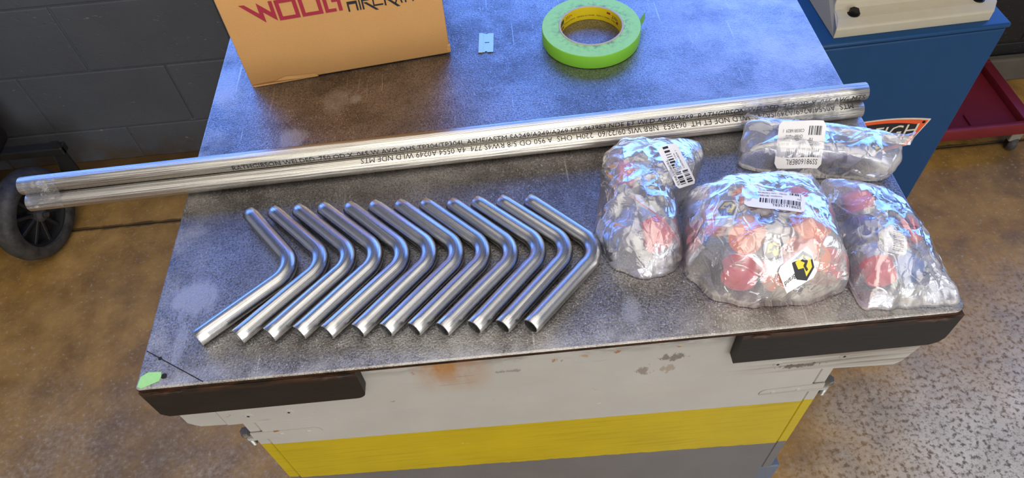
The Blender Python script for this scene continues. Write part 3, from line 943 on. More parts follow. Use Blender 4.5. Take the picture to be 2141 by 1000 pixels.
# ------------------------------------------------------------------ cardboard box
BA = math.radians(6.81)
cb = thing('cardboard_box', 'brown cardboard box with red and black lettering on the bench', 'box', (-0.3093, 0.7297, T), BA)
W_, D_, H_ = 0.2555, 0.20, 0.205
o = MB().box(0.0, W_, 0.0, D_, 0.0008, H_, 0.0022, 2).build('carton', MAT['card'], cb, 40)
fp = MB()
fp.raw([(0.004, -0.0014, 0.0006), (0.085, -0.0006, 0.0006), (0.082, -0.0009, 0.006), (0.045, -0.0016, 0.0095), (0.030, -0.0024, 0.0055), (0.008, -0.0020, 0.0045), (0.0, -0.0008, 0.003)], [(0, 1, 2, 3, 4, 5, 6)])
fp.build('torn_flap_edge', MAT['card'], cb)
cn = MB()
for k in range(5):
    cn.box(W_ - .003 + random.uniform(-.001, .001), W_ + .0010, -0.0006, 0.004, 0.003 + .0022 * k, 0.0046 + .0022 * k, 0.0004, 1)
cn.build('crushed_corner', MAT['card'], cb)
mC = Matrix(((1, 0, 0, 0), (0, 0, -1, -0.0003), (0, 1, 0, 0), (0, 0, 0, 1)))


def letter(polys, mat):
    q = MB()
    for p in polys:
        q.prism(p, 0.0, 0.00025, mC)
    return q.build('letter', mat, cb)


def bar(x0, z0, x1, z1):
    return [(x0, z0), (x1, z0), (x1, z1), (x0, z1)]


def frame4(x0, z0, x1, z1, t, open_top=False):
    q = [bar(x0, z0, x1, z0 + t), bar(x0, z0 + t, x0 + t, z1), bar(x1 - t, z0 + t, x1, z1)]
    if not open_top:
        q.append(bar(x0 + t, z1 - t, x1 - t, z1))
    return q


R_ = MAT['print_red']; K_ = MAT['print_black']
# W as three strokes
letter([[(.0236, .1150), (.0298, .1147), (.0431, .1006), (.0434, .1148), (.0566, .1006), (.0569, .1148), (.0612, .1148), (.0608, .0884), (.0476, .1021), (.0474, .0882)]], R_)
letter(frame4(.0633, .0879, .0876, .1147, .0046), R_)
letter(frame4(.0900, .0879, .1146, .1147, .0045, True), R_)
letter([bar(.1172, .0879, .1216, .1147), bar(.1216, .0879, .1303, .0921)], R_)
letter([bar(.1331, .0879, .1374, .1147), bar(.1270, .1005, .1331, .1045), bar(.1374, .1105, .1440, .1147)], R_)
letter([bar(.1435, .0845, .1455, .0978), bar(.1455, .0940, .1535, .0978), bar(.1535, .0845, .1555, .0978)], K_)
letter([bar(.1573, .0845, .1590, .0978)], K_)
letter([bar(.1606, .0845, .1626, .0978), bar(.1626, .0955, .1700, .0978), [(.1626, .0935), (.1665, .0935), (.1790, .0812), (.1755, .0812)]], K_)
letter([bar(.1735, .0865, .1752, .0978), bar(.1752, .0865, .1853, .0885), bar(.1752, .0958, .1853, .0978)], K_)
letter([bar(.1870, .0850, .1890, .0978), bar(.1890, .0958, .1945, .0978), [(.1890, .0940), (.1925, .0940), (.2050, .0812), (.2012, .0812)]], K_)
letter([[(.1985, .0850), (.2003, .0850), (.2060, .0978), (.2042, .0978)], [(.2042, .0978), (.2060, .0978), (.2085, .0850), (.2067, .0850)]], K_)
letter([bar(.2112, .0849, .2130, .0978), bar(.2130, .0960, .2170, .0978), bar(.2130, .0910, .2160, .0926)], K_)
letter([bar(.2200, .0849, .2218, .0978), bar(.2170, .0960, .2248, .0978)], K_)

# ------------------------------------------------------------------ tape roll
tr = thing('tape_roll', 'roll of green masking tape with yellow core on the bench', 'tape', (0.1275, 0.7652, T))
TH = 0.019
MB().lathe([(0.0415, 0.0003), (0.0626, 0.0003), (0.0632, 0.001), (0.0632, TH - .001), (0.0626, TH)], 96, None, False).build('tape_winding', MAT['tape'], tr, 40)
MB().lathe([(0.0626, TH), (0.0415, TH + .0001)], 96, None, False).build('tape_face', MAT['tside'], tr)
core = MB().lathe([(0.0390, 0.0003), (0.0390, TH + .0004)], 80, None, False).build('core', MAT['core'], tr, 40)
MB().lathe([(0.0390, TH + .0004), (0.0396, TH + .0010), (0.0412, TH + .0010), (0.0416, TH + .0001)], 80, None, False).build('core_edge', MAT['core_edge'], tr, 40)
rows = []
for k in range(9):
    a = k / 8
    r = 0.0634 + 0.012 * a ** 1.3
    th = math.radians(2 + 12 * a)
    lift = 0.003 * math.sin(a * PI)
    rows.append([(r * math.cos(th), r * math.sin(th), z) for z in (0.002 + 0.004 * a, 0.010, TH - .0005 + lift * .3)])
link('tape_tab', grid_mesh('tape_tab', rows), MAT['tape'], tr, 60)


def core_print(body, size, a0, z, mat, rz=0.0):
    V, F = sliced(*text_geo(body, size), 0, 0.0025)
    r = 0.0387
    W = []
    for x, y in V:
        a = math.radians(a0) - x / r
        W.append((r * math.cos(a), r * math.sin(a), z + y))
    me = bpy.data.meshes.new('core_print')
    me.from_pydata(W, [], F)
    link('print', me, mat, core)


core_print('233+', 0.0062, 140, 0.0115, MAT['print_red'])
core_print('Hecho en Canada   Fabrique au Canada   Made in Canada   Automotive', 0.0030, 146, 0.0062, MAT['ink'])
core_print('233+', 0.0062, 38, 0.0100, MAT['ink'])
def core_patch(a0, a1, z0, z1, mat, name='print'):
    r = 0.03885
    rows = [[(r * math.cos(math.radians(a)), r * math.sin(math.radians(a)), z) for a in [a0 + (a1 - a0) * k / 6 for k in range(7)]] for z in (z0, z1)]
    link(name, grid_mesh(name, rows), mat, core)
core_patch(163, 147, 0.010, 0.0165, MAT['ink']); core_patch(163, 147, 0.0035, 0.0065, MAT['print_red']); core_patch(24, 18, 0.006, 0.010, MAT['print_red']); core_patch(50, 42, 0.013, 0.016, MAT['print_red'])
V, F = text_geo('Tape', 0.0042)
me = bpy.data.meshes.new('print')
me.from_pydata([(0.0385 * math.cos(math.radians(162) - x / .0385), 0.0385 * math.sin(math.radians(162) - x / .0385), 0.0122 + y) for x, y in V], [], F)
link('print', me, MAT['tape'], core)

# ------------------------------------------------------------------ razor blade
rb = thing('razor_blade', 'small single edge razor blade lying flat on the bench', 'blade', (-0.0085, 0.7742, T), -0.105 + .03)
half_w, half_h = 0.0096, 0.0195
def notch(cx, y, s):
    return [(cx + 0.0016, y), (cx + 0.0012, y - s * 0.0016), (cx - 0.0012, y - s * 0.0016), (cx - 0.0016, y)]
pb = [(-half_w, -half_h), (0.0002 - .0016, -half_h), (0.0002 - .0012, -half_h + .0018), (0.0014, -half_h + .0018), (0.0018, -half_h), (half_w, -half_h), (half_w, half_h)] + notch(0.0002, half_h, 1) + [(-half_w, half_h)]
MB().prism(pb, 0.0006, 0.0011).build('blade_sheet', MAT['blade'], rb)
MB().box(-half_w - .0003, -half_w + .0056, -half_h - .0006, half_h + .0004, 0.0002, 0.0020, 0.0006, 2).build('spine', MAT['blade'], rb)
MB().box(-0.0018, 0.0042, -0.0006, 0.0006, 0.00105, 0.00125).build('slot', MAT['black'], rb)

# green tape scrap on the corner
sc_ = MB().prism([(-0.0158, -0.0052), (-0.0152, 0.0045), (-0.009, 0.0088), (-0.002, 0.0085), (0.0035, 0.0080), (0.0045, 0.0035), (0.0034, -0.0010), (-0.004, -0.0040), (-0.012, -0.0072)], 0.0001, 0.0005)
o = sc_.build('tape_scrap', MAT['scrap'])
o.location = (-0.3385, 0.3238, T)
tag(o, 'torn scrap of green tape at the bench corner', 'tape')

# ------------------------------------------------------------------ bent tubes
LA, LB, ANG, RB, RO = 0.0977, 0.1135, 1.6167, 0.0255, 0.0086
POSES = [(-0.2164, 0.4316, 3.0302), (-0.1842, 0.4364, 3.1168), (-0.1564, 0.4372, 3.1394), (-0.1289, 0.4371, 3.1491), (-0.1015, 0.4338, 3.1378), (-0.0739, 0.434, 3.1564),
         (-0.0469, 0.4312, 3.1493), (-0.0202, 0.4288, 3.1448), (0.0074, 0.4247, 3.133), (0.0349, 0.4256, 3.1556), (0.0614, 0.4236, 3.1548), (0.089, 0.4191, 3.1329)]
u = Vector((math.cos(-ANG / 2), math.sin(-ANG / 2), 0)); l = Vector((math.cos(ANG / 2), math.sin(ANG / 2), 0))
tt = RB / math.tan(ANG / 2)
cen = (u + l).normalized() * (RB / math.sin(ANG / 2))
pth = [u * (LA - (LA - tt) * k / 8) for k in range(8)]
p0, p1 = u * tt - cen, l * tt - cen
tot = p0.angle(p1)
sgn = 1 if p0.cross(p1).z > 0 else -1
for k in range(21):
    pth.append(cen + (Matrix.Rotation(sgn * tot * k / 20, 3, 'Z') @ p0))
pth += [l * (tt + (LB - tt) * k / 8) for k in range(1, 9)]
bent_me = tube_mesh('bent_tube', pth, RO, RO - 0.0013)
for p in bent_me.polygons:
    p.use_smooth = True
bent_me.set_sharp_from_angle(angle=math.radians(50))
bent_me.materials.append(MAT['tube'])
ords = ['first', 'second', 'third', 'fourth', 'fifth', 'sixth', 'seventh', 'eighth', 'ninth', 'tenth', 'eleventh', 'twelfth']
for i, (x, y, th) in enumerate(POSES):
    o = bpy.data.objects.new('bent_tube', bent_me)
    COL.objects.link(o)
    o.location = (x, y, T + RO + .0003)
    o.rotation_euler = (0, 0, th)
    if i == 0:
        lb = 'bent steel tube farthest from the plastic bags, at the open end of the row'
    elif i == 11:
        lb = 'bent steel tube nearest the plastic bags, last of the nested row'
    else:
        lb = 'bent steel tube, %s from the left in the nested row of twelve' % ords[i]
    tag(o, lb, 'tube', 'bent steel tubes nested in a row on the bench')

# ------------------------------------------------------------------ two long pipes
PR = 0.0098
PA, PB = Vector((-0.5272, 0.5554, 0)), Vector((0.4064, 0.5785, 0))
PL = (PB - PA).length
PANG = math.atan2(PB.y - PA.y, PB.x - PA.x)
PZ = PR + .0003
# triangular bundle: (offset across, height, start shift, extra length, label, printing, angle, reading direction)
PIPES = [(PR, PZ + PR * 1.733, -0.0022, 0.0062, 'long steel pipe on top of the taped bundle, marked along its lower side',
          'RATHGIBSON WELDED .750 OD X .065 W AVG OHS TP304/TP304L ASME/ASTM SA249/A249/A269 HT 063953 NDE ET WLD A249/A269  RATHGIBSON WELDED .750 OD X .065 AVG MTS', 90, 1),
         (0.0, PZ, 0.0, 0.0, 'long steel pipe lying in front, below the top pipe of the taped bundle',
          'MTS  A0554/A269/A249/SA249  WLD NDE ET HT  063953  NRB WIS 09/22/60  220H..OHS  A.950 OD 5/8 RW4S 774  4A 0554 A0249 WLD NDE MTS', 20, -1),
         (2 * PR + .0002, PZ, 0.004, -0.006, 'long steel pipe hidden at the back, under the top pipe of the taped bundle', None, 0, 1)]
for (off, zc, sh, ex, lb, body, tdeg, sg) in PIPES:
    L = PL + ex
    dx = Vector((math.cos(PANG), math.sin(PANG), 0))
    nv = Vector((-dx.y, dx.x, 0))
    P0 = PA + dx * sh + nv * off
    root = thing('steel_pipe', lb, 'pipe', (P0.x, P0.y, T + zc - PR), PANG, 'long steel pipes taped in a bundle')
    me = tube_mesh('pipe_body', [Vector((L * k / 40, 0, PR)) for k in range(41)], PR, PR - .0016, 48)
    link('pipe_body', me, MAT['pipe'], root, 50)
    if body is None:
        continue
    # printing: laid along the pipe, around its outside (angle from straight up towards the bench front)
    size = 0.0096
    V, F = sliced(*text_geo(body, size), 1, 0.0012)
    wmax = max(x for x, y in V)
    span = (0.232, L - 0.004) if sg > 0 else (0.37, L - .012)
    s = (span[1] - span[0]) / wmax
    W = []
    r = PR + .00012
    for x, y in V:
        xx = span[0] + x * s if sg > 0 else span[1] - x * s
        t_ = math.radians(tdeg) - sg * (y - size * .35) / r
        W.append((xx, -r * math.sin(t_), PR + r * math.cos(t_)))
    me = bpy.data.meshes.new('printing')
    me.from_pydata(W, [], F)
    link('printing', me, MAT['ink'], root)


def clear_tape(xa, xb, label, seed, amp):
    """crinkled strip of clear tape from the top pipe's crown down the bundle's front (local x along the pipes)"""
    rows = []
    N, Mm = 60, 44
    c1, c2 = Vector((PR, PZ + PR * 1.733)), Vector((0.0, PZ))
    for i in range(N + 1):
        x = xa + (xb - xa) * i / N
        row = []
        for j in range(Mm + 1):
            q = j / Mm
            d = 0.0005 + amp * max(0, noise.noise(Vector((x * 150 + q * 5, q * 7 - x * 40, seed)))) + amp * .5 * abs(noise.noise(Vector((x * 60, q * 20, seed + 3))))
            if q < 0.4:        # front of the top pipe
                t_ = math.radians(25 + 55 * q / .4)
                p = c1 + Vector((-math.sin(t_), math.cos(t_))) * (PR + d)
            elif q < 0.55:     # bridges the hollow between the pipes
                f = (q - .4) / .15
                ta, tb = math.radians(80), math.radians(28)
                pa = c1 + Vector((-math.sin(ta), math.cos(ta))) * (PR + d)
                pb_ = c2 + Vector((-math.sin(tb), math.cos(tb))) * (PR + d)
                p = pa.lerp(pb_, f)
            else:
                f = (q - .55) / .45
                t_ = math.radians(28 + 62 * f)
                p = c2 + Vector((-math.sin(t_), math.cos(t_))) * (PR + d)
            row.append((x + 0.004 * noise.noise(Vector((q * 5, seed, 0 if i == 0 else 4))) * (i in (0, N)), p.x, p.y))
        rows.append(row)
    o = link('clear_tape', grid_mesh('clear_tape', rows), MAT['cleartape'], None, 50)
    o.location = (PA.x, PA.y, T)
    o.rotation_euler = (0, 0, PANG)
    tag(o, label, 'tape')


clear_tape(0.004, 0.040, 'clear tape around the left ends of the long pipes', 3.0, 0.0018)
clear_tape(0.795, 0.905, 'crinkled clear tape around the right ends of the long pipes', 9.0, 0.0024)


# ------------------------------------------------------------------ bags of fittings
def inside_r(poly, c, ang):
    """distance from c to the outline in direction ang, with the rim height there"""
    d = (math.cos(ang), math.sin(ang))
    best, bz = None, 0
    n = len(poly)
    for i in range(n):
        ax, ay, az = poly[i]; bx, by, bz_ = poly[(i + 1) % n]
        ex, ey = bx - ax, by - ay
        den = d[0] * ey - d[1] * ex
        if abs(den) < 1e-12:
            continue
        tq = ((ax - c[0]) * ey - (ay - c[1]) * ex) / den
        s = ((ax - c[0]) * d[1] - (ay - c[1]) * d[0]) / den
        if tq > 0 and -1e-9 <= s <= 1 + 1e-9:
            if best is None or tq > best:
                best, bz = tq, az + (bz_ - az) * s
    return best, bz


def ridged(p, oct_=3):
    v, a, f = 0.0, 1.0, 1.0
    for _ in range(oct_):
        v += a * (1.0 - abs(noise.noise(p * f)) * 2.0)
        a *= 0.5; f *= 2.1
    return v


def bag_surface(outline, c, hmax, bumps, seed, amp, p_=2.6, q_=0.75, K=210, M=64):
    poly = [(x, y, z - T) for x, y, z in outline]
    info = [inside_r(poly, c, 2 * PI * k / K) for k in range(K)]
    # soften the outline
    rad = [sum(info[(k + o) % K][0] for o in (-2, -1, 0, 1, 2)) / 5 for k in range(K)]
    rz = [sum(info[(k + o) % K][1] for o in (-3, -1, 0, 1, 3)) / 5 for k in range(K)]

    def height(x, y, f, rim):
        base = rim + (hmax - rim) * (max(0.0, 1 - f ** p_)) ** q_
        for bx, by, bh, bs in bumps:
            base += bh * math.exp(-((x - bx) ** 2 + (y - by) ** 2) / (bs * bs)) * (1 - f ** 4)
        return base

    rows = []
    for mI in range(M + 1):
        f = 0.02 + 0.98 * mI / M
        row = []
        for k in range(K):
            a = 2 * PI * k / K
            wob = 1 + 0.035 * noise.noise(Vector((math.cos(a) * 7, math.sin(a) * 7, seed))) * f ** 3
            x = c[0] + math.cos(a) * rad[k] * f * wob
            y = c[1] + math.sin(a) * rad[k] * f * wob
            z = height(x, y, min(f, 1), rz[k])
            P = Vector((x * 42, y * 30, seed))
            P2 = Vector((x * 95 + y * 30, y * 60 - x * 40, seed + 5))
            cr = (ridged(P, 2) - 0.8) * amp + (ridged(P2, 1) - 0.5) * amp * 0.3
            edge = 1 - 0.8 * f ** 6
            z += cr * edge
            row.append((x, y, T + max(z, 0.0012 + 0.001 * (1 - f))))
        rows.append(row)
    # underside: tucks in below the rim and lies on the bench
    under = []
    for f2, zf in ((0.985, 0.6), (0.95, 0.15), (0.90, 0.0)):
        row = []
        for k in range(K):
            x = c[0] + (rows[-1][k][0] - c[0]) * f2
            y = c[1] + (rows[-1][k][1] - c[1]) * f2
            row.append((x, y, T + 0.0006 + max(0, rows[-1][k][2] - T - .0006) * zf))
        under.append(row)
    return rows + under, height, rad, rz


def bag(name, label, outline, c, hmax, bumps, seed, amp, mat, **kw):
    rows, height, rad, rz = bag_surface(outline, c, hmax, bumps, seed, amp, **kw)
    root = thing(name, label, 'bag', (c[0], c[1], T), 0, 'clear plastic bags of fittings on the bench')
    loc = Vector((c[0], c[1], T))
    rows = [[(v[0] - loc.x, v[1] - loc.y, v[2] - loc.z) for v in r] for r in rows]
    me = grid_mesh('film', rows, True)
    o = link('film', me, mat, root, 0)
    for p in me.polygons:
        p.use_smooth = True

    def surf(x, y):
        dx, dy = x - c[0], y - c[1]
        a = math.atan2(dy, dx) % (2 * PI)
        k = int(a / (2 * PI) * len(rad)) % len(rad)
        f = min(1.0, math.hypot(dx, dy) / rad[k])
        return height(x, y, f, rz[k])
    return root, surf


def sticker(root, surf, cx, cy, w, h, rot, lines, bars, lift=0.0045, nx=10, ny=6, mat=None, maxslope=True, flip=False):
    """paper label laid over the bag film, printing as children; label coordinates: x 0..w, y 0..h"""
    base = root.location
    rm = Matrix.Rotation(rot, 2)
    # plane fitted to the bag surface under the label, so that it stays flat like stiff paper
    pts = []
    for i in range(5):
        for j in range(5):
            v = rm @ Vector(((i / 4 - .5) * w, (j / 4 - .5) * h))
            pts.append((v.x, v.y, surf(cx + v.x, cy + v.y)))
    sxx = sum(p[0] ** 2 for p in pts); syy = sum(p[1] ** 2 for p in pts); sxy = sum(p[0] * p[1] for p in pts)
    mz = sum(p[2] for p in pts) / 25
    sxz = sum(p[0] * p[2] for p in pts); syz = sum(p[1] * p[2] for p in pts)
    det = sxx * syy - sxy * sxy
    ga = (sxz * syy - syz * sxy) / det; gb = (syz * sxx - sxz * sxy) / det

    def at(x, y, up):
        v = rm @ Vector((x - w / 2, y - h / 2))
        bend = 0.0016 * math.sin((x / w) * PI * 1.3 + 1)
        return (cx + v.x - base.x, cy + v.y - base.y, mz + ga * v.x + gb * v.y + lift + bend + up)
    r = min(w, h) * .10
    rows = []
    N = 14
    for i in range(N + 1):
        x = w * i / N
        cut = 0.0
        if i == 0 or i == N:
            cut = r
        rows.append([at(x, cut + (h - 2 * cut) * j / 4, 0) for j in range(5)])
    lab = link('label', grid_mesh('label', rows), mat or MAT['paper'], root)
    for body, x, y, s in lines:
        V, F = text_geo(body, s)
        me = bpy.data.meshes.new('print')
        me.from_pydata([at(x + px, y + py, 0.0003) for px, py in V], [], F)
        link('print', me, MAT['ink'], lab)
    for (x0_, x1_, y0_, y1_, n_) in bars:
        V, F = [], []
        x = x0_
        rnd = random.Random(int(x0_ * 1e5) + n_)
        un = (x1_ - x0_) / n_
        while x < x1_:
            wd = un * rnd.choice((.45, .45, .9, 1.3))
            k = len(V)
            V += [at(x, y0_, .0003), at(x + wd, y0_, .0003), at(x + wd, y1_, .0003), at(x, y1_, .0003)]
            F.append((k, k + 1, k + 2, k + 3))
            x += wd + un * rnd.choice((.5, .7, 1.1))
        me = bpy.data.meshes.new('barcode')
        me.from_pydata(V, [], F)
        link('barcode', me, MAT['ink'], lab)
    return lab


def axis_mtx(loc, d, roll=0.0):
    return Matrix.Translation(loc) @ Vector(d).normalized().to_track_quat('Z', 'Y').to_matrix().to_4x4() @ Matrix.Rotation(roll, 4, 'Z')


def fitting(label, loc, d, cap_mat, cr=0.019, cap_h=0.020, second=None, body=None, elbow=True, name='hose_fitting', bend=1.0, roll=0.0, tagm=None):
    """capped hydraulic fitting: plastic cap, collar, hex nut and a bent or straight neck (local +Z points out of the cap)"""
    root = bpy.data.objects.new(name, None)
    root.empty_display_size = 0.01
    COL.objects.link(root)
    root.matrix_world = axis_mtx(Vector((loc[0], loc[1], T + loc[2])), d, roll)
    tag(root, label, 'fitting', 'capped fittings in the plastic bags')
    bm_ = body or MAT['fit']
    MB().lathe([(0.0, 0.0), (cr * .80, 0.0), (cr * .96, -0.0012), (cr, -0.004), (cr, -cap_h + .002), (cr * 1.06, -cap_h + .001), (cr * 1.06, -cap_h), (cr * .9, -cap_h)], 36).build('cap', cap_mat, root, 40)
    root.children[-1] if root.children else None
    MB().lathe([(cr * .93, -cap_h), (cr * .93, -cap_h - .006), (cr * .72, -cap_h - .0075)], 30).build('collar', bm_, root, 40)
    zz = -cap_h - .0065
    MB().prism([(cr * .98 * math.cos(PI / 3 * j), cr * .98 * math.sin(PI / 3 * j)) for j in range(6)], zz - .011, zz).build('hex_nut', bm_, root)
    zz -= .011
    if elbow:
        path = [Vector((0, 0, zz + .001 - .004 * k)) for k in range(3)]
        c0 = path[-1]
        rr = cr * 0.95
        for k in range(1, 11):
            a = bend * PI / 2 * k / 10
            path.append(c0 + Vector((rr - rr * math.cos(a), 0, -rr * math.sin(a))))
        dd = (path[-1] - path[-2]).normalized()
        path += [path[-1] + dd * 0.004]
    else:
        path = [Vector((0, 0, zz + .001 - .006 * k)) for k in range(5)]
    link('neck', tube_mesh('neck', path, cr * .58, cr * .40, 24), bm_, root, 50)
    return root


def shield_tag(root, surf, cx, cy, rot, s, lift, with_text=True):
    """white stick-on tag with a black and yellow shield"""
    base = root.location
    rm = Matrix.Rotation(rot, 2)
    z0 = surf(cx, cy) + lift
    gx = (surf(cx + .006, cy) - surf(cx - .006, cy)) / .012
    gy = (surf(cx, cy + .006) - surf(cx, cy - .006)) / .012
    gx = max(-.9, min(.9, gx)); gy = max(-1.2, min(1.2, gy))

    def at(x, y, up):
        v = rm @ Vector((x * s, y * s))
        return (cx + v.x - base.x, cy + v.y - base.y, z0 + gx * v.x + gy * v.y + up)

    def poly(name, pts, mat, up, par):
        me = bpy.data.meshes.new(name)
        me.from_pydata([at(x, y, up) for x, y in pts], [], [tuple(range(len(pts)))])
        return link(name, me, mat, par)
    m_ = -1 if with_text else 1
    fx = lambda pts: [(x * m_, y) for x, y in pts]
    lab = poly('tag', fx([(-1.0, -0.55), (-.8, -.7), (.9, -.62), (1.05, -.3), (1.0, .62), (.7, .75), (-.95, .5)]), MAT['paper'], 0, root)
    poly('shield', fx([(-.15, -.52), (.62, -.55), (.98, -.1), (.92, .4), (.3, .66), (-.2, .3)]), MAT['ink'], .0004, lab)
    poly('shield_face', fx([(.02, -.36), (.55, -.42), (.86, -.08), (.8, .32), (.34, .5), (.36, .1), (.05, -.02)]), MAT['yellow'], .0008, lab)
    poly('emblem', fx([(.3, -.25), (.55, -.28), (.68, -.02), (.5, .12), (.55, .3), (.42, .32), (.36, .02), (.5, -.06)]), MAT['ink'], .0012, lab)
    if with_text:
        V, F = text_geo('Brand', 0.31)
        me = bpy.data.meshes.new('print')
        me.from_pydata([at(.17 + px, .02 + py, .0006) for px, py in V], [], F)
        link('print', me, MAT['ink'], lab)
    return lab


# --- bag one, at the left: grey fitting and a red cap
O1 = [(0.129, 0.546, .972), (0.105, 0.525, .970), (0.093, 0.476, 0.955), (0.086, 0.453, 0.945), (0.082, 0.440, 0.94), (0.096, 0.398, 0.94), (0.124, 0.383, 0.94), (0.15, 0.386, 0.94),
      (0.166, 0.397, 0.94), (0.168, 0.414, 0.95), (0.171, 0.461, 0.96), (0.196, 0.482, 0.96), (0.208, 0.508, 0.97), (0.22, 0.534, 0.962), (0.197, 0.533, 0.974), (0.158, 0.540, 0.975)]
bag1, s1 = bag('fittings_bag', 'clear plastic bag beside the last bent tube, with one red cap and a red seam', O1, (0.140, 0.465), 0.050, [(0.150, 0.50, .008, .03), (0.155, 0.41, .006, .02), (0.11, 0.44, -.012, .018)], 1.3, 0.0024, MAT['film'], p_=2.8, q_=0.75)
sticker(bag1, s1, 0.172, 0.482, 0.036, 0.026, math.radians(118), [('SS981608ERL', 0.002, 0.0205, 0.0042), ('Order - Line', 0.014, 0.009, 0.0028), ('C003816829 1', 0.014, 0.005, 0.0028)], [(0.002, 0.034, 0.0125, 0.0195, 24), (0.002, 0.012, 0.003, 0.010, 10)], lift=0.0065)
# zip seam
rows = []
for k in range(25):
    f = k / 24
    x, y = 0.122 + 0.040 * f, 0.455 - 0.050 * f - 0.004 * math.sin(f * PI)
    z = s1(x, y) - 0.0030
    rows.append([(x - 0.140 - .0005, y - .465, z), (x - .140 + .0005, y - .465 + .0003, z + .0006)])
link('zip_seam', grid_mesh('zip_seam', rows), MAT['seam'], bag1)
fitting('red capped fitting in the bag beside the last bent tube', (0.1455, 0.4125, 0.0165), (0.25, -1, 0.06), MAT['cap_r'], 0.0155, 0.022, elbow=False)
fitting('grey smoky fitting without bright cap in the bag beside the last bent tube', (0.115, 0.418, 0.016), (-0.2, -1, 0.05), MAT['fit_d'], 0.016, 0.016, body=MAT['fit_d'], roll=2.2)
fitting('pale pink capped fitting under blue reflections in the leftmost bag', (0.118, 0.506, 0.019), (-0.9, 0.1, 0.05), MAT['cap_p'], 0.0145, 0.016, body=MAT['fit'], elbow=False)
fitting('dark navy capped fitting at the far corner of the leftmost bag', (0.197, 0.515, 0.020), (0.9, 0.3, 0.2), MAT['cap_n'], 0.014, 0.018, body=MAT['fit_d'], elbow=False)

# --- bag two, centre: orange and red caps
O2 = [(0.177, 0.459, 0.965), (0.216, 0.462, 0.985), (0.27, 0.458, 0.99), (0.297, 0.455, 0.985), (0.304, 0.447, 0.98), (0.309, 0.416, 0.975), (0.311, 0.396, 0.96), (0.311, 0.35, 0.945), (0.271, 0.337, 0.94),
      (0.242, 0.339, 0.94), (0.213, 0.340, 0.94), (0.184, 0.352, 0.94), (0.164, 0.384, 0.94), (0.171, 0.436, 0.957)]
bag2, s2 = bag('fittings_bag', 'bulging clear plastic bag full of orange and red capped fittings', O2, (0.240, 0.397), 0.074, [(0.265, 0.37, .006, .02), (0.205, 0.43, .004, .02), (0.225, 0.362, -.006, .015)], 4.1, 0.0020, MAT['film'], p_=3.4, q_=0.62)
sticker(bag2, s2, 0.241, 0.405, 0.052, 0.022, math.radians(160), [('SS981612ERL', 0.003, 0.0155, 0.0046), ('Qty', 0.003, 0.0065, 0.0025), ('2', 0.003, 0.0035, 0.003), ('Location 3810850', 0.020, 0.0055, 0.0028), ('Order - Line C003816829 1', 0.016, 0.0020, 0.0026)], [(0.004, 0.040, 0.0095, 0.0150, 34), (0.004, 0.014, 0.0005, 0.003, 10)], lift=0.002)
shield_tag(bag2, s2, 0.2505, 0.3460, math.radians(205), 0.0145, 0.006)
fitting('largest orange capped fitting, facing the bench front, in the bulging bag', (0.2665, 0.3570, 0.042), (-0.12, -0.80, 0.50), MAT['cap_o'], 0.0195, 0.020, elbow=False)
fitting('crimson capped fitting at the bottom right corner of the bulging bag', (0.2855, 0.3555, 0.0180), (-0.25, -0.95, 0.06), MAT['cap_r'], 0.0165, 0.022, roll=-0.8)
fitting('crimson capped fitting at the bottom left of the bulging bag', (0.207, 0.3600, 0.0185), (-0.35, -0.9, 0.10), MAT['cap_r'], 0.0165, 0.018, roll=-1.2)
fitting('orange capped fitting directly under the shield tag in the bulging bag', (0.246, 0.3540, 0.0190), (0.05, -0.95, 0.08), MAT['cap_o'], 0.0170, 0.018, elbow=False)
fitting('orange capped fitting against the left side of the bulging bag', (0.190, 0.430, 0.026), (-0.9, 0.2, 0.15), MAT['cap_o'], 0.0155, 0.020, elbow=False)
fitting('orange capped fitting lying in the middle of the bulging bag', (0.214, 0.384, 0.049), (-0.3, -0.6, 0.35), MAT['cap_o'], 0.0160, 0.018, elbow=False)
fitting('orange capped fitting tilted up under the right shoulder of the bulging bag', (0.282, 0.394, 0.058), (0.45, 0.1, 0.8), MAT['cap_o'], 0.0170, 0.016, elbow=False)
fitting('orange capped fitting at the far left shoulder of the bulging bag', (0.232, 0.448, 0.048), (-0.2, 0.75, 0.4), MAT['cap_o'], 0.0155, 0.016, elbow=False)
fitting('pink capped fitting at the far right corner of the bulging bag', (0.288, 0.444, 0.036), (0.5, 0.6, 0.3), MAT['cap_p'], 0.0145, 0.016, elbow=False)
shield_tag(bag2, s2, 0.2315, 0.358, math.radians(95), 0.011, -0.004, False)
shield_tag(bag2, s2, 0.199, 0.405, math.radians(60), 0.013, -0.005, False)
shield_tag(bag2, s2, 0.266, 0.440, math.radians(100), 0.011, -0.004, False)

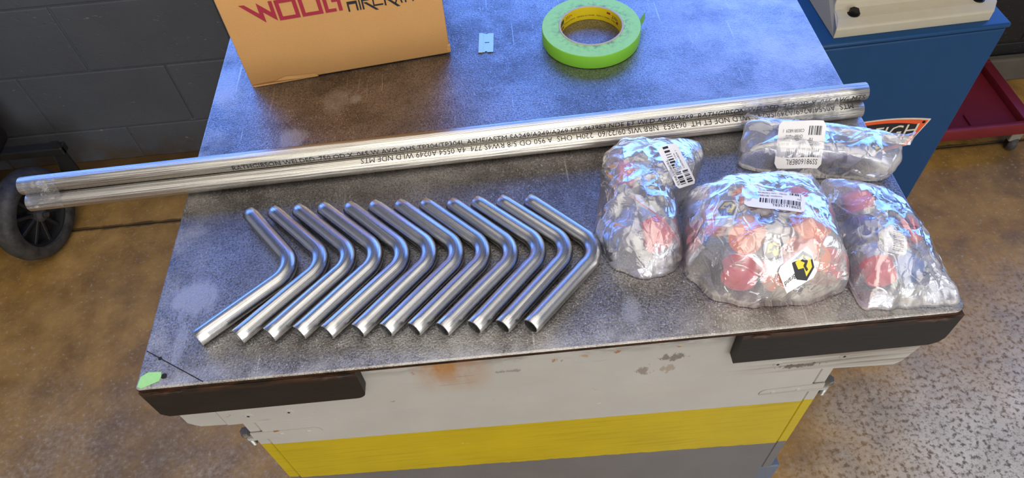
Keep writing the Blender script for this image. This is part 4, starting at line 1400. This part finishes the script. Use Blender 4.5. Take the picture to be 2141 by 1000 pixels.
# --- bag three, at the back right: flat pouch with the big label
O3 = [(0.266, 0.557, 0.972), (0.256, 0.538, 0.955), (0.250, 0.516, 0.941), (0.279, 0.504, 0.9405), (0.326, 0.491, 0.9405), (0.369, 0.481, 0.9405), (0.392, 0.474, 0.945), (0.408, 0.480, 0.960), (0.416, 0.502, 0.970), (0.412, 0.514, 0.973), (0.34, 0.540, 0.975)]
bag3, s3 = bag('fittings_bag', 'flat clear pouch with a large barcode label beside the long pipes', O3, (0.333, 0.513), 0.038, [(0.30, 0.505, .004, .03), (0.38, 0.495, .003, .02)], 7.7, 0.0012, MAT['film2'], p_=4.0, q_=0.6)
sticker(bag3, s3, 0.3085, 0.5085, 0.046, 0.034, math.radians(167), [('SS981608ERL', 0.004, 0.0275, 0.0056), ('Qty', 0.007, 0.0165, 0.0028), ('10', 0.011, 0.0125, 0.0042), ('Location', 0.0200, 0.0155, 0.0032), ('3810850', 0.0335, 0.0155, 0.0030), ('Order - Line', 0.0215, 0.0100, 0.0032), ('C003816829  1', 0.0205, 0.0060, 0.0034)],
        [(0.004, 0.036, 0.0195, 0.0262, 30), (0.004, 0.0155, 0.004, 0.0105, 11)], lift=0.0060)
# folded film flap along the pouch's far side
rows = []
for k in range(31):
    f = k / 30
    x = 0.264 + 0.166 * f
    y = 0.560 - 0.048 * f
    zc = 0.033 + 0.006 * math.sin(f * 5) * .4
    row = []
    for j in range(9):
        g = j / 8
        row.append((x - 0.333 + .006 * g * (1 - f), y - 0.513 - 0.020 * g * min(1, 8 * f + .15) * (1 if f < .93 else (1 - f) / .07 * .8 + .2), zc + 0.006 * math.sin(g * PI * .9) + .0015 * noise.noise(Vector((f * 14, g * 3, 2)))))
    rows.append(row)
me = grid_mesh('folded_flap', rows)
link('folded_flap', me, MAT['film2'], bag3, 60)
fitting('smoky mauve fitting lying along the flat pouch, near its left end', (0.283, 0.523, 0.016), (-1, 0.25, 0.05), MAT['fit_d'], 0.0125, 0.016, body=MAT['fit_d'], elbow=False)
fitting('smoky mauve fitting in the middle of the flat pouch', (0.318, 0.512, 0.016), (-1, 0.22, 0.05), MAT['fit_d'], 0.0125, 0.016, body=MAT['fit_d'], elbow=False)
fitting('smoky mauve fitting beside the yellow tag in the flat pouch', (0.356, 0.502, 0.016), (-1, 0.25, 0.1), MAT['fit_d'], 0.0125, 0.014, body=MAT['fit_d'], elbow=False)
shield_tag(bag3, s3, 0.3795, 0.4935, math.radians(30), 0.0095, -0.002, False)

# --- bag four, at the right corner: blue and red caps
O4 = [(0.316, 0.473, 0.958), (0.322, 0.467, 0.968), (0.342, 0.459, 0.970), (0.366, 0.451, 0.966), (0.386, 0.434, 0.958), (0.397, 0.407, 0.95), (0.403, 0.378, 0.945), (0.405, 0.341, 0.942), (0.406, 0.321, 0.941), (0.358, 0.323, 0.9405),
      (0.316, 0.325, 0.9405), (0.313, 0.350, 0.9405), (0.317, 0.386, 0.941), (0.317, 0.420, 0.948)]
bag4, s4 = bag('fittings_bag', 'clear plastic bag at the right front corner with red and blue caps', O4, (0.354, 0.390), 0.052, [(0.345, 0.42, .005, .025), (0.335, 0.345, -.010, .02), (0.385, 0.345, -.014, .025)], 12.9, 0.0026, MAT['film'], p_=2.6, q_=0.80)
sticker(bag4, s4, 0.350, 0.372, 0.026, 0.020, math.radians(70), [('HT', 0.016, 0.014, 0.003)], [(0.002, 0.024, 0.003, 0.012, 18)], lift=-0.004)
sticker(bag4, s4, 0.391, 0.362, 0.022, 0.016, math.radians(170), [('SS981608', 0.002, 0.010, 0.003), ('Qty 10', 0.002, 0.006, 0.0026)], [], lift=-0.003)
fitting('red capped fitting at the front of the bag on the right bench corner', (0.338, 0.3480, 0.0150), (-0.1, -1, 0.05), MAT['cap_r'], 0.0140, 0.018, roll=0.5)
fitting('light blue capped fitting at the corner end of the right front bag', (0.372, 0.3490, 0.0145), (0.5, -0.85, 0.05), MAT['cap_b'], 0.0138, 0.020, roll=1.9)
fitting('dark navy capped fitting at the left edge of the right front bag', (0.331, 0.402, 0.022), (-0.8, -0.3, 0.5), MAT['cap_n'], 0.0150, 0.020, roll=0.9)
fitting('pale pink capped fitting under the far end of the right front bag', (0.346, 0.447, 0.027), (-0.3, 0.75, 0.6), MAT['cap_p'], 0.0150, 0.018, roll=1.4)
fitting('red capped fitting at the table side of the right front bag', (0.388, 0.398, 0.022), (0.9, 0.1, 0.3), MAT['cap_r'], 0.0140, 0.016, roll=2.6)
